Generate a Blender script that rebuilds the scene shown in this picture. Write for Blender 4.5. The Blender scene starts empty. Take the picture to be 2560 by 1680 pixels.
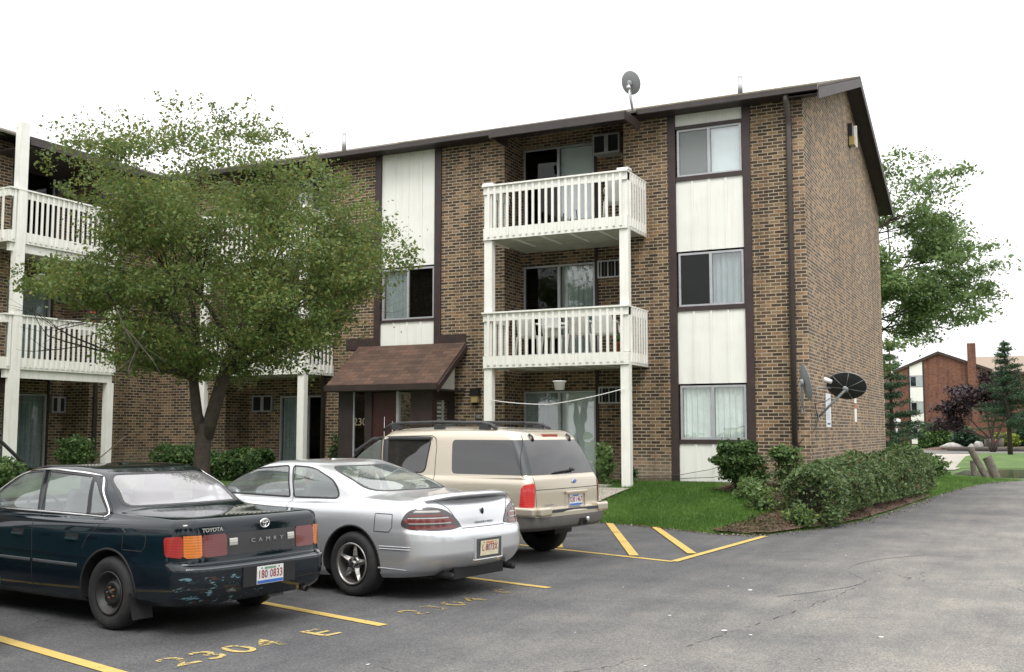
import bpy, bmesh, math, random
import numpy as np
from mathutils import Vector, Matrix, Euler
random.seed(7); RNG=np.random.default_rng(11)
R=math.radians; PI=math.pi
SC=bpy.context.scene; C=SC.collection

# ---------------------------------------------------------------- materials
def nm(name):
    m=bpy.data.materials.new(name); m.use_nodes=True
    nt=m.node_tree; nt.nodes.clear()
    out=nt.nodes.new('ShaderNodeOutputMaterial')
    return m,nt,out
def N(nt,t,**k):
    n=nt.nodes.new(t)
    for a,b in k.items():
        if a.startswith('i_'):
            key=a[2:]; key=int(key) if key.isdigit() else key.replace('_',' ')
            n.inputs[key].default_value=b
        else: setattr(n,a,b)
    return n
def L(nt,a,b): nt.links.new(a,b)
def c4(c): return (c[0],c[1],c[2],1)
def ramp(nt,fac,stops,interp='LINEAR'):
    r=nt.nodes.new('ShaderNodeValToRGB'); r.color_ramp.interpolation=interp
    e=r.color_ramp.elements
    while len(e)<len(stops): e.new(.5)
    for i,(p,c) in enumerate(stops):
        e[i].position=p; e[i].color=c4(c)
    L(nt,fac,r.inputs[0]); return r
def coords(nt,obj=False,scale=(1,1,1)):
    if obj: o=N(nt,'ShaderNodeTexCoord').outputs['Object']
    else: o=N(nt,'ShaderNodeNewGeometry').outputs['Position']
    mp=N(nt,'ShaderNodeMapping'); mp.inputs['Scale'].default_value=scale
    L(nt,o,mp.inputs[0]); return mp.outputs[0]
def noise(nt,vec,scale,detail=4,rough=.55):
    n=N(nt,'ShaderNodeTexNoise'); n.inputs['Scale'].default_value=scale; n.inputs['Detail'].default_value=detail
    n.inputs['Roughness'].default_value=rough; L(nt,vec,n.inputs['Vector']); return n.outputs['Fac']
def mixc(nt,fac,a,b,mode='MIX'):
    m=N(nt,'ShaderNodeMix',data_type='RGBA',blend_type=mode)
    for inp,val in ((m.inputs[0],fac),(m.inputs[6],a),(m.inputs[7],b)):
        if isinstance(val,(int,float)): inp.default_value=val
        elif isinstance(val,tuple): inp.default_value=c4(val)
        else: L(nt,val,inp)
    return m.outputs[2]
def math_(nt,op,a,b=None,clamp=False):
    m=N(nt,'ShaderNodeMath',operation=op,use_clamp=clamp)
    for i,v in ((0,a),(1,b)):
        if v is None: continue
        if isinstance(v,(int,float)): m.inputs[i].default_value=v
        else: L(nt,v,m.inputs[i])
    return m.outputs[0]
def bump(nt,h,strength=.3,dist=.02):
    b=N(nt,'ShaderNodeBump'); b.inputs['Strength'].default_value=strength; b.inputs['Distance'].default_value=dist
    L(nt,h,b.inputs['Height']); return b.outputs[0]
def mat(name,col,rough=.6,metal=0,var=.12,scale=6,bmp=0,coat=0,obj=False,spec=.5,dirt=None,dscale=2.0,streak=None):
    m,nt,out=nm(name); p=N(nt,'ShaderNodeBsdfPrincipled')
    v=coords(nt,obj); n=noise(nt,v,scale,5)
    lo=tuple(x*(1-var) for x in col); hi=tuple(min(1,x*(1+var)) for x in col)
    r=ramp(nt,n,[(.3,lo),(.7,hi)]); c=r.outputs[0]
    if dirt:
        d=noise(nt,v,dscale,6,.65); dr=ramp(nt,d,[(.5,(0,0,0)),(.75,(1,1,1))])
        f=math_(nt,'MULTIPLY',dr.outputs[0],.6); c=mixc(nt,f,c,dirt)
    if streak:
        v2=coords(nt,obj,(9,9,.7)); sr=ramp(nt,noise(nt,v2,1,6,.7),[(.50,(0,0,0)),(.70,(1,1,1))]); c=mixc(nt,math_(nt,'MULTIPLY',sr.outputs[0],.55),c,streak)
        v3=noise(nt,v,22,5,.7); s3=ramp(nt,v3,[(.66,(0,0,0)),(.72,(1,1,1))]); c=mixc(nt,math_(nt,'MULTIPLY',s3.outputs[0],.35),c,tuple(x*.7 for x in streak))
    L(nt,c,p.inputs['Base Color'])
    p.inputs['Roughness'].default_value=rough; p.inputs['Metallic'].default_value=metal
    p.inputs['Coat Weight'].default_value=coat; p.inputs['Specular IOR Level'].default_value=spec
    if coat: p.inputs['Coat Roughness'].default_value=.03
    if bmp:
        L(nt,bump(nt,noise(nt,v,scale*6,3),bmp,.01),p.inputs['Normal'])
    L(nt,p.outputs[0],out.inputs[0]); return m
def brick_mat(name,cols,mortar,course=.075,length=.2175,msize=.010,sidevec=True,fleck=.5):
    m,nt,out=nm(name); p=N(nt,'ShaderNodeBsdfPrincipled'); p.inputs['Roughness'].default_value=.9
    g=N(nt,'ShaderNodeNewGeometry'); sp=N(nt,'ShaderNodeSeparateXYZ'); L(nt,g.outputs['Position'],sp.inputs[0])
    sn=N(nt,'ShaderNodeSeparateXYZ'); L(nt,g.outputs['True Normal'],sn.inputs[0])
    ax=math_(nt,'GREATER_THAN',math_(nt,'ABSOLUTE',sn.outputs[0]),.5)
    mx=N(nt,'ShaderNodeMix',data_type='FLOAT'); L(nt,ax,mx.inputs[0]); L(nt,sp.outputs[0],mx.inputs[2]); L(nt,sp.outputs[1],mx.inputs[3])
    cb=N(nt,'ShaderNodeCombineXYZ'); L(nt,mx.outputs[0],cb.inputs[0]); L(nt,sp.outputs[2],cb.inputs[1])
    # jitter courses a little
    b=N(nt,'ShaderNodeTexBrick'); b.offset=.5; b.inputs['Scale'].default_value=1
    b.inputs['Brick Width'].default_value=length; b.inputs['Row Height'].default_value=course
    b.inputs['Mortar Size'].default_value=msize; b.inputs['Mortar Smooth'].default_value=.25; b.inputs['Bias'].default_value=0
    b.inputs['Color1'].default_value=(0,0,0,1); b.inputs['Color2'].default_value=(1,1,1,1); b.inputs['Mortar'].default_value=(0,0,0,1)
    L(nt,cb.outputs[0],b.inputs['Vector'])
    k=len(cols); r=ramp(nt,b.outputs['Color'],[(i/k,c) for i,c in enumerate(cols)],'CONSTANT')
    mp=N(nt,'ShaderNodeMapping'); mp.inputs['Scale'].default_value=(26,9,1); L(nt,cb.outputs[0],mp.inputs[0])
    fl=noise(nt,mp.outputs[0],1,4,.7); fr=ramp(nt,fl,[(.34,(.42,.38,.36)),(.5,(1,1,1)),(.60,(1.1,1.07,1.0)),(.70,(2.1,1.85,1.5))])
    c=mixc(nt,fleck,r.outputs[0],mixc(nt,1.0,r.outputs[0],fr.outputs[0],'MULTIPLY'))
    big=noise(nt,cb.outputs[0],.8,5,.6); br=ramp(nt,big,[(.3,(.78,.78,.79)),(.7,(1.16,1.14,1.1))])
    c=mixc(nt,1.0,c,br.outputs[0],'MULTIPLY')
    ms2=N(nt,'ShaderNodeMapping'); ms2.inputs['Scale'].default_value=(2.6,.22,1); L(nt,cb.outputs[0],ms2.inputs[0])
    stn=ramp(nt,noise(nt,ms2.outputs[0],1,6,.65),[(.36,(.70,.68,.66)),(.52,(1,1,1)),(.72,(1.12,1.1,1.06))])
    # pale efflorescence along the foot of the wall
    zz=N(nt,'ShaderNodeMapRange'); zz.inputs[1].default_value=1.35; zz.inputs[2].default_value=.75; L(nt,sp.outputs[2],zz.inputs[0])
    ef=math_(nt,'MULTIPLY',zz.outputs[0],.45)
    mort=mixc(nt,noise(nt,cb.outputs[0],3,4),tuple(x*.8 for x in mortar),mortar)
    c=mixc(nt,b.outputs['Fac'],c,mort)
    c=mixc(nt,ef,c,tuple(x*.85 for x in mortar))
    c=mixc(nt,1.0,c,stn.outputs[0],'MULTIPLY')
    L(nt,c,p.inputs['Base Color'])
    h=math_(nt,'SUBTRACT',1,b.outputs['Fac']); L(nt,bump(nt,h,.5,.012),p.inputs['Normal'])
    L(nt,p.outputs[0],out.inputs[0]); return m
def leaf_mat(name,a,b,c,sc=1.5,trans=.35):
    m,nt,out=nm(name); p=N(nt,'ShaderNodeBsdfPrincipled'); p.inputs['Roughness'].default_value=.5
    p.inputs['Specular IOR Level'].default_value=.35
    v=coords(nt); n=noise(nt,v,sc,3); n2=noise(nt,v,14,2)
    r=ramp(nt,math_(nt,'ADD',math_(nt,'MULTIPLY',n,.5),math_(nt,'MULTIPLY',n2,.5)),[(.36,a),(.5,b),(.66,c)])
    L(nt,r.outputs[0],p.inputs['Base Color'])
    t=N(nt,'ShaderNodeBsdfTranslucent'); L(nt,mixc(nt,.5,r.outputs[0],tuple(x*1.3 for x in c)),t.inputs[0])
    ms=N(nt,'ShaderNodeMixShader'); ms.inputs[0].default_value=trans
    L(nt,p.outputs[0],ms.inputs[1]); L(nt,t.outputs[0],ms.inputs[2]); L(nt,ms.outputs[0],out.inputs[0]); return m
def glass_mat(name,tint,refl=.12,ior=1.5,dust=0.0,hazec=(.5,.5,.52),rough=.01,wavy=0):
    m,nt,out=nm(name)
    tr=N(nt,'ShaderNodeBsdfTransparent'); tr.inputs[0].default_value=c4(tint)
    gl=N(nt,'ShaderNodeBsdfGlossy'); gl.inputs['Roughness'].default_value=rough; gl.inputs[0].default_value=(1,1,1,1)
    fr=N(nt,'ShaderNodeFresnel'); gb=N(nt,'ShaderNodeNewGeometry'); mi_=N(nt,'ShaderNodeMix',data_type='FLOAT'); mi_.inputs[2].default_value=ior; mi_.inputs[3].default_value=1/ior; L(nt,gb.outputs['Backfacing'],mi_.inputs[0]); L(nt,mi_.outputs[0],fr.inputs[0])
    f=math_(nt,'ADD',fr.outputs[0],refl,True)
    if wavy:
        b=bump(nt,noise(nt,coords(nt),2.2,2),wavy,.05); L(nt,b,gl.inputs['Normal'])
    s=N(nt,'ShaderNodeMixShader'); L(nt,f,s.inputs[0]); L(nt,tr.outputs[0],s.inputs[1]); L(nt,gl.outputs[0],s.inputs[2])
    o=s.outputs[0]
    if dust:  # diffuse veil for dust and for brightness painted into car glass
        d=N(nt,'ShaderNodeBsdfDiffuse'); d.inputs[0].default_value=c4(hazec)
        s2=N(nt,'ShaderNodeMixShader'); dn=noise(nt,coords(nt),3,5)
        L(nt,math_(nt,'MULTIPLY',dn,dust*2),s2.inputs[0])
        L(nt,o,s2.inputs[1]); L(nt,d.outputs[0],s2.inputs[2]); o=s2.outputs[0]
    L(nt,o,out.inputs[0]); return m
def paint_mat(name,col,metal,rough,coatr=.03,dirt=.15,dirtc=(.25,.23,.2),flake=False):
    m,nt,out=nm(name); p=N(nt,'ShaderNodeBsdfPrincipled'); v=coords(nt,True)
    n=noise(nt,v,2.5,6,.65); r=ramp(nt,n,[(.42,(0,0,0)),(.8,(1,1,1))])
    sp=N(nt,'ShaderNodeSeparateXYZ'); L(nt,v,sp.inputs[0])
    low=N(nt,'ShaderNodeMapRange'); low.inputs[1].default_value=.75; low.inputs[2].default_value=.2; L(nt,sp.outputs[2],low.inputs[0])
    f=math_(nt,'MULTIPLY',math_(nt,'ADD',math_(nt,'MULTIPLY',r.outputs[0],.5),math_(nt,'MULTIPLY',low.outputs[0],.7)),dirt,True)
    L(nt,mixc(nt,f,col,dirtc),p.inputs['Base Color'])
    p.inputs['Metallic'].default_value=metal
    if metal<.01: p.inputs['Specular IOR Level'].default_value=.0
    L(nt,math_(nt,'ADD',rough,math_(nt,'MULTIPLY',f,.5)),p.inputs['Roughness'])
    p.inputs['Coat Weight'].default_value=1; p.inputs['Coat Roughness'].default_value=coatr
    L(nt,p.outputs[0],out.inputs[0]); return m

BR=[(.045,.031,.024),(.080,.053,.036),(.140,.094,.060),(.055,.038,.027),(.200,.142,.090),(.105,.070,.046),(.043,.030,.023),(.160,.108,.068),(.215,.132,.076),(.070,.047,.032)]
BR=[(min(1,a*1.10+.002),b_*1.04+.002,c*.91) for a,b_,c in BR]
M={}
M['brick']=brick_mat('brown_brick',BR,(.43,.37,.275))
M['brickside']=brick_mat('lit_brown_brick',[tuple(min(1,y*1.3+.012) for y in x) for x in BR],(.47,.395,.30))  # same brick in lighter colours: the brighter lit gable side is painted in
M['redbrick']=brick_mat('red_brick',[(.16,.068,.046),(.19,.08,.052),(.13,.055,.04),(.2,.095,.065)],(.19,.11,.085),.075,.22,.006)
M['white']=mat('white_paint',(.80,.80,.75),.55,var=.03,scale=3,dirt=(.70,.70,.63),dscale=2.5,streak=(.60,.59,.52))
M['whitep']=mat('white_panel',(.78,.79,.74),.6,var=.03,scale=1.5,dirt=(.70,.70,.65),dscale=1.2,streak=(.66,.65,.59))
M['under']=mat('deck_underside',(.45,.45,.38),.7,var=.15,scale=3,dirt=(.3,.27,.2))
M['brown']=mat('brown_trim',(.034,.020,.019),.5,var=.25,scale=5)
M['brownd']=mat('dark_brown_trim',(.028,.018,.018),.6,var=.25,scale=5)
M['gutter']=mat('brown_gutter',(.038,.028,.026),.35,var=.2,scale=4)
M['downsp']=mat('grey_brown_pipe',(.075,.062,.06),.4,var=.15)
M['alu']=mat('window_aluminium',(.42,.43,.45),.4,metal=.4,var=.1)
M['glass']=glass_mat('window_glass',(.92,.95,.95),.06,1.5,wavy=.04)
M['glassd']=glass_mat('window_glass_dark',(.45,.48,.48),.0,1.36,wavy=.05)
M['screen']=mat('fly_screen',(.30,.32,.32),.8,var=.05)
M['blind']=mat('white_blind',(.82,.86,.86),.8,var=.03)
M['curtain']=mat('pale_curtain',(.76,.80,.74),.9,var=.12,scale=4)
M['curtaing']=mat('grey_curtain',(.36,.41,.42),.9,var=.12,scale=4)
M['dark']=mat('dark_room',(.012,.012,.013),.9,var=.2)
M['reddoor']=mat('dark_red_door',(.045,.012,.012),.5,var=.15)
M['lampglass']=mat('amber_lamp_glass',(.35,.27,.12),.3,var=.1)
M['black']=mat('black_metal',(.015,.015,.016),.4,var=.2)
M['plastic']=mat('black_plastic',(.03,.03,.033),.5,var=.2,obj=True)
M['dish']=mat('grey_dish',(.27,.29,.30),.45,metal=.1,var=.06)
M['dishd']=mat('dark_dish_back',(.035,.038,.04),.5,var=.2,scale=10)
M['concrete']=mat('concrete',(.34,.31,.27),.9,var=.12,scale=4,bmp=.2)
M['log']=mat('weathered_log',(.13,.11,.095),.9,var=.35,scale=9,bmp=.5)
M['rock']=mat('pale_rock',(.45,.43,.4),.9,var=.3,scale=3,bmp=.4)
M['bark']=mat('tree_bark',(.045,.034,.027),.9,var=.35,scale=9,bmp=.8)
M['barkg']=mat('grey_twig',(.11,.095,.08),.9,var=.3,scale=9)
M['mulch']=mat('mulch',(.10,.062,.042),1,var=.75,scale=26,bmp=1)
M['soil']=mat('soil',(.05,.038,.028),1,var=.4,scale=12,bmp=.6)
M['terra']=mat('terracotta',(.30,.09,.045),.8)
M['orange']=mat('orange_cloth',(.55,.2,.05),.8)
M['red']=mat('red_flower',(.5,.02,.03),.6)
M['wplastic']=mat('white_plastic',(.75,.75,.74),.4,var=.04)
M['steel']=mat('galvanised',(.45,.46,.47),.35,metal=.7,var=.1)
M['leafA']=leaf_mat('tree_leaf',(.045,.088,.022),(.095,.155,.038),(.185,.235,.070))
M['leafB']=leaf_mat('tree_leaf_yellow',(.085,.11,.025),(.15,.175,.04),(.25,.24,.07))
M['leafC']=leaf_mat('locust_leaf',(.07,.13,.04),(.13,.21,.07),(.22,.31,.12))
M['leafH']=leaf_mat('hedge_leaf',(.042,.070,.026),(.085,.130,.048),(.17,.22,.09),2.5,.2)
M['leafS']=leaf_mat('shrub_leaf',(.018,.048,.014),(.04,.09,.022),(.085,.15,.035),2.5,.2)
M['leafP']=leaf_mat('plum_leaf',(.016,.009,.012),(.032,.018,.022),(.055,.035,.035),1,.15)
M['leafE']=leaf_mat('needle_leaf',(.012,.035,.018),(.024,.06,.03),(.055,.10,.045),1,.1)
M['leafY']=leaf_mat('lime_leaf',(.10,.15,.02),(.18,.24,.03),(.26,.32,.05),1,.2)
M['leafR']=leaf_mat('rusty_leaf',(.06,.03,.012),(.11,.05,.02),(.16,.09,.03),2,.2)
M['grassb']=leaf_mat('grass_blade',(.045,.10,.016),(.08,.17,.028),(.14,.24,.05),.9,.3)
def shingle():
    m,nt,out=nm('brown_shingles'); p=N(nt,'ShaderNodeBsdfPrincipled'); p.inputs['Roughness'].default_value=.95
    g=N(nt,'ShaderNodeNewGeometry'); sp=N(nt,'ShaderNodeSeparateXYZ'); L(nt,g.outputs['Position'],sp.inputs[0])
    sn=N(nt,'ShaderNodeSeparateXYZ'); L(nt,g.outputs['True Normal'],sn.inputs[0])
    ax=math_(nt,'GREATER_THAN',math_(nt,'ABSOLUTE',sn.outputs[0]),.2)
    mx=N(nt,'ShaderNodeMix',data_type='FLOAT'); L(nt,ax,mx.inputs[0]); L(nt,sp.outputs[0],mx.inputs[2]); L(nt,sp.outputs[1],mx.inputs[3])
    cb=N(nt,'ShaderNodeCombineXYZ'); L(nt,mx.outputs[0],cb.inputs[0]); L(nt,math_(nt,'MULTIPLY',sp.outputs[2],1.6),cb.inputs[1])
    b=N(nt,'ShaderNodeTexBrick'); b.offset=.5; b.inputs['Scale'].default_value=1
    b.inputs['Brick Width'].default_value=.3; b.inputs['Row Height'].default_value=.13; b.inputs['Mortar Size'].default_value=.006
    b.inputs['Color1'].default_value=(.065,.040,.030,1); b.inputs['Color2'].default_value=(.115,.072,.052,1); b.inputs['Mortar'].default_value=(.04,.025,.02,1)
    L(nt,cb.outputs[0],b.inputs['Vector'])
    n=ramp(nt,noise(nt,g.outputs['Position'],2,5),[(.3,(.8,.8,.8)),(.7,(1.3,1.2,1.1))])
    L(nt,mixc(nt,1,b.outputs['Color'],n.outputs[0],'MULTIPLY'),p.inputs['Base Color'])
    L(nt,p.outputs[0],out.inputs[0]); return m
M['shingle']=shingle()
M['mainsh']=mat('roof_shingle',(.10,.085,.065),.95,var=.25,scale=12)
M['shinglet']=mat('tan_shingles',(.27,.21,.165),.95,var=.1)
M['shinglew']=mat('weathered_shingle_edge',(.22,.19,.13),.95,var=.3,scale=20)

def asphalt():
    m,nt,out=nm('asphalt'); p=N(nt,'ShaderNodeBsdfPrincipled')
    g=N(nt,'ShaderNodeNewGeometry'); P=g.outputs['Position']; sp=N(nt,'ShaderNodeSeparateXYZ'); L(nt,P,sp.inputs[0])
    # worn lane runs on the right side of the lot, newer sealer by the stalls
    d=math_(nt,'ADD',math_(nt,'MULTIPLY',sp.outputs[0],1.0),math_(nt,'MULTIPLY',sp.outputs[1],-.10))
    d=math_(nt,'ADD',d,math_(nt,'MULTIPLY',math_(nt,'SUBTRACT',noise(nt,P,.35,5),.5),4.0))
    mr=N(nt,'ShaderNodeMapRange'); mr.inputs[1].default_value=-6.0; mr.inputs[2].default_value=-1.2; mr.interpolation_type='SMOOTHSTEP'; L(nt,d,mr.inputs[0])
    base=mixc(nt,mr.outputs[0],(.080,.082,.087),(.185,.181,.172))
    st=noise(nt,P,.8,8,.72); sr=ramp(nt,st,[(.32,(.72,.74,.77)),(.52,(1,1,1)),(.70,(1.30,1.27,1.21))])
    base=mixc(nt,1,base,sr.outputs[0],'MULTIPLY')
    mp=N(nt,'ShaderNodeMapping'); mp.inputs['Scale'].default_value=(3.2,.5,1); mp.inputs['Rotation'].default_value=(0,0,.12); L(nt,P,mp.inputs[0])
    sk=ramp(nt,noise(nt,mp.outputs[0],1,5,.6),[(.35,(.85,.85,.86)),(.7,(1.18,1.16,1.12))])
    base=mixc(nt,.8,base,mixc(nt,1,base,sk.outputs[0],'MULTIPLY'))
    vo=N(nt,'ShaderNodeTexVoronoi'); vo.inputs['Scale'].default_value=95; L(nt,P,vo.inputs['Vector'])
    vr=ramp(nt,vo.outputs['Color'],[(.2,(.52,.52,.53)),(.5,(1,1,1)),(.82,(1.75,1.68,1.58))])
    base=mixc(nt,.55,base,mixc(nt,1,base,vr.outputs[0],'MULTIPLY'))
    gn=ramp(nt,noise(nt,P,38,3,.7),[(.3,(.7,.7,.7)),(.7,(1.35,1.33,1.3))])
    base=mixc(nt,.7,base,mixc(nt,1,base,gn.outputs[0],'MULTIPLY'))
    # oil darkening in the stalls
    oil=ramp(nt,noise(nt,P,.9,4,.5),[(.5,(0,0,0)),(.72,(1,1,1))]); inst=N(nt,'ShaderNodeMapRange'); inst.inputs[1].default_value=-5.6; inst.inputs[2].default_value=-7.2; L(nt,sp.outputs[0],inst.inputs[0])
    base=mixc(nt,math_(nt,'MULTIPLY',math_(nt,'MULTIPLY',oil.outputs[0],inst.outputs[0]),.75),base,(.016,.016,.018))
    # fine crazing
    wv=N(nt,'ShaderNodeTexVoronoi',feature='DISTANCE_TO_EDGE'); wv.inputs['Scale'].default_value=.55
    dv=N(nt,'ShaderNodeVectorMath',operation='ADD'); nz=N(nt,'ShaderNodeTexNoise'); nz.inputs['Scale'].default_value=1.6; nz.inputs['Detail'].default_value=6
    L(nt,P,nz.inputs['Vector']); L(nt,P,dv.inputs[0]); L(nt,nz.outputs['Color'],dv.inputs[1]); L(nt,dv.outputs[0],wv.inputs['Vector'])
    cr=math_(nt,'MULTIPLY',math_(nt,'LESS_THAN',wv.outputs['Distance'],.004),math_(nt,'GREATER_THAN',noise(nt,P,.5,3),.56))
    base=mixc(nt,math_(nt,'MULTIPLY',cr,.7),base,(.02,.018,.017))
    L(nt,base,p.inputs['Base Color']); p.inputs['Roughness'].default_value=.85; p.inputs['Specular IOR Level'].default_value=.35
    L(nt,bump(nt,math_(nt,'ADD',vo.outputs['Distance'],noise(nt,P,38,3)),.35,.008),p.inputs['Normal'])
    L(nt,p.outputs[0],out.inputs[0]); return m
M['asphalt']=asphalt()
def linepaint(name,wear,col=(.62,.43,.10)):
    m,nt,out=nm(name); p=N(nt,'ShaderNodeBsdfPrincipled'); p.inputs['Roughness'].default_value=.8
    P=N(nt,'ShaderNodeNewGeometry').outputs['Position']
    n=math_(nt,'ADD',math_(nt,'MULTIPLY',noise(nt,P,26,5,.75),.6),math_(nt,'MULTIPLY',noise(nt,P,3.0,4),.4))
    w=ramp(nt,n,[(wear-.03,(1,1,1)),(wear+.03,(0,0,0))])
    c=mixc(nt,noise(nt,P,9,5),col,tuple(x*.75 for x in col))
    L(nt,c,p.inputs['Base Color'])
    t=N(nt,'ShaderNodeBsdfTransparent'); s=N(nt,'ShaderNodeMixShader'); L(nt,w.outputs[0],s.inputs[0]); L(nt,p.outputs[0],s.inputs[1]); L(nt,t.outputs[0],s.inputs[2])
    L(nt,s.outputs[0],out.inputs[0]); return m
M['yellow']=linepaint('yellow_line_paint',.405,(.56,.40,.11))
M['yellow2']=linepaint('worn_yellow_paint',.475,(.52,.40,.14))
M['yellow3']=linepaint('faded_yellow_paint',.505,(.36,.27,.10))
M['whitesp']=mat('white_spot',(.6,.6,.6),.9)
def grassm():
    m,nt,out=nm('lawn_grass'); p=N(nt,'ShaderNodeBsdfPrincipled'); p.inputs['Roughness'].default_value=.9
    P=N(nt,'ShaderNodeNewGeometry').outputs['Position']
    a=noise(nt,P,.9,5); b=noise(nt,P,22,4,.7)
    r=ramp(nt,math_(nt,'ADD',math_(nt,'MULTIPLY',a,.45),math_(nt,'MULTIPLY',b,.55)),[(.3,(.035,.07,.014)),(.5,(.075,.14,.026)),(.7,(.14,.21,.045))])
    br=ramp(nt,noise(nt,P,1.3,6,.7),[(.60,(0,0,0)),(.70,(1,1,1))]); L(nt,mixc(nt,math_(nt,'MULTIPLY',br.outputs[0],.6),r.outputs[0],(.13,.115,.06)),p.inputs['Base Color']); L(nt,bump(nt,b,.9,.05),p.inputs['Normal'])
    L(nt,p.outputs[0],out.inputs[0]); return m
M['grass']=grassm()
def waterm():
    m,nt,out=nm('pond_water'); p=N(nt,'ShaderNodeBsdfPrincipled'); p.inputs['Roughness'].default_value=.12
    p.inputs['Base Color'].default_value=(.03,.045,.02,1)
    P=N(nt,'ShaderNodeNewGeometry').outputs['Position']; L(nt,bump(nt,noise(nt,P,3,3),.15,.03),p.inputs['Normal'])
    L(nt,p.outputs[0],out.inputs[0]); return m
M['water']=waterm()

# ---------------------------------------------------------------- object helpers
def tag(o,label=None,cat=None,group=None,kind=None):
    if label: o['label']=label
    if cat: o['category']=cat
    if group: o['group']=group
    if kind: o['kind']=kind
    return o
def adopt(o,parent):
    if parent is not None:
        o.parent=parent; o.matrix_parent_inverse=WM(parent).inverted()
def WM(o):
    m=o.matrix_basis.copy()
    return m if o.parent is None else WM(o.parent)@o.matrix_parent_inverse@m
def empty(name,loc,rz=0,label=None,cat=None,group=None):
    o=bpy.data.objects.new(name,None); C.objects.link(o); o.location=loc; o.rotation_euler=(0,0,rz); o.empty_display_size=.2
    return tag(o,label,cat,group)
def link(name,me,parent=None,local=False):
    o=bpy.data.objects.new(name,me); C.objects.link(o)
    if parent is not None:
        if local: o.parent=parent
        else: adopt(o,parent)
    return o
def copy_tree(o,parent=None):
    c=o.copy(); C.objects.link(c)
    if parent is not None: c.parent=parent
    for ch in list(o.children): copy_tree(ch,c)
    return c
class MB:
    def __init__(s): s.v=[]; s.f=[]; s.m=[]; s.mats=[]; s.sm=[]
    def mi(s,m):
        if m not in s.mats: s.mats.append(m)
        return s.mats.index(m)
    def add(s,vs,fs,m,smooth=False):
        b=len(s.v); k=s.mi(m); s.v+= [tuple(p) for p in vs]
        for f in fs: s.f.append([b+i for i in f]); s.m.append(k); s.sm.append(smooth)
    def box(s,x0,y0,z0,x1,y1,z1,m,T=None):
        x0,x1=min(x0,x1),max(x0,x1); y0,y1=min(y0,y1),max(y0,y1); z0,z1=min(z0,z1),max(z0,z1)
        vs=[(x0,y0,z0),(x1,y0,z0),(x1,y1,z0),(x0,y1,z0),(x0,y0,z1),(x1,y0,z1),(x1,y1,z1),(x0,y1,z1)]
        if T: vs=[T(*p) for p in vs]
        s.add(vs,[(0,3,2,1),(4,5,6,7),(0,1,5,4),(1,2,6,5),(2,3,7,6),(3,0,4,7)],m)
    def obox(s,c,ax,ay,az,m):   # centre, half axis vectors
        c=Vector(c);ax=Vector(ax);ay=Vector(ay);az=Vector(az)
        vs=[c-ax-ay-az,c+ax-ay-az,c+ax+ay-az,c-ax+ay-az,c-ax-ay+az,c+ax-ay+az,c+ax+ay+az,c-ax+ay+az]
        s.add(vs,[(0,3,2,1),(4,5,6,7),(0,1,5,4),(1,2,6,5),(2,3,7,6),(3,0,4,7)],m)
    def tube(s,pts,r,m,n=8,cap=True):
        pts=[Vector(p) for p in pts]; k=len(pts); rs=r if isinstance(r,(list,tuple)) else [r]*k
        vs=[];fs=[]; up=None
        for i,p in enumerate(pts):
            d=(pts[min(i+1,k-1)]-pts[max(i-1,0)]); d=d.normalized() if d.length>1e-9 else Vector((0,0,1))
            if up is None:
                a=Vector((0,0,1)) if abs(d.z)<.9 else Vector((1,0,0)); up=(a-d*a.dot(d)).normalized()
            else:
                up=(up-d*up.dot(d)); up=up.normalized() if up.length>1e-6 else d.orthogonal().normalized()
            q=d.cross(up)
            for j in range(n):
                t=2*PI*j/n; vs.append(p+(up*math.cos(t)+q*math.sin(t))*rs[i])
        for i in range(k-1):
            for j in range(n):
                a=i*n+j;b=i*n+(j+1)%n; fs.append((a,b,b+n,a+n))
        if cap: fs.append(tuple(range(n-1,-1,-1))); fs.append(tuple((k-1)*n+j for j in range(n)))
        s.add(vs,fs,m,True)
    def lathe(s,prof,m,n=24,T=None,close=False):  # prof: list (r,h) about z
        vs=[];fs=[];k=len(prof)
        for (r,h) in prof:
            for j in range(n):
                t=2*PI*j/n; p=(r*math.cos(t),r*math.sin(t),h); vs.append(T(*p) if T else p)
        for i in range(k-1):
            for j in range(n):
                a=i*n+j;b=i*n+(j+1)%n; fs.append((a,b,b+n,a+n))
        s.add(vs,fs,m,True)
    def poly(s,pts,m,flip=False):
        s.add(pts,[tuple(range(len(pts)))[::-1] if flip else tuple(range(len(pts)))],m)
    def prism(s,pts,h,m):  # pts list 3D planar, h vector
        h=Vector(h);n=len(pts);a=[Vector(p) for p in pts]; vs=a+[p+h for p in a]
        fs=[tuple(range(n))[::-1],tuple(range(n,2*n))]+[(i,(i+1)%n,n+(i+1)%n,n+i) for i in range(n)]
        s.add(vs,fs,m)
    def blob(s,c,r,m,seed=0,sub=2,amp=.15):
        bm=bmesh.new(); bmesh.ops.create_icosphere(bm,subdivisions=sub,radius=1); rr=random.Random(seed)
        ph=[rr.uniform(0,6) for _ in range(6)]
        vs=[]
        for v in bm.verts:
            p=v.co; k=1+amp*(math.sin(3*p.x+ph[0])+math.sin(3.7*p.y+ph[1])+math.sin(4.1*p.z+ph[2]))*.5+amp*.5*math.sin(9*p.x+ph[3])*math.sin(8*p.y+ph[4])
            vs.append((c[0]+p.x*k*r[0],c[1]+p.y*k*r[1],c[2]+p.z*k*r[2]))
        fs=[[v.index for v in f.verts] for f in bm.faces]; bm.free(); s.add(vs,fs,m,True)
    def mesh(s,name):
        me=bpy.data.meshes.new(name); me.from_pydata(s.v,[],s.f)
        for m in s.mats: me.materials.append(m)
        me.polygons.foreach_set('material_index',s.m); me.polygons.foreach_set('use_smooth',s.sm)
        me.update(); return me
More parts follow.
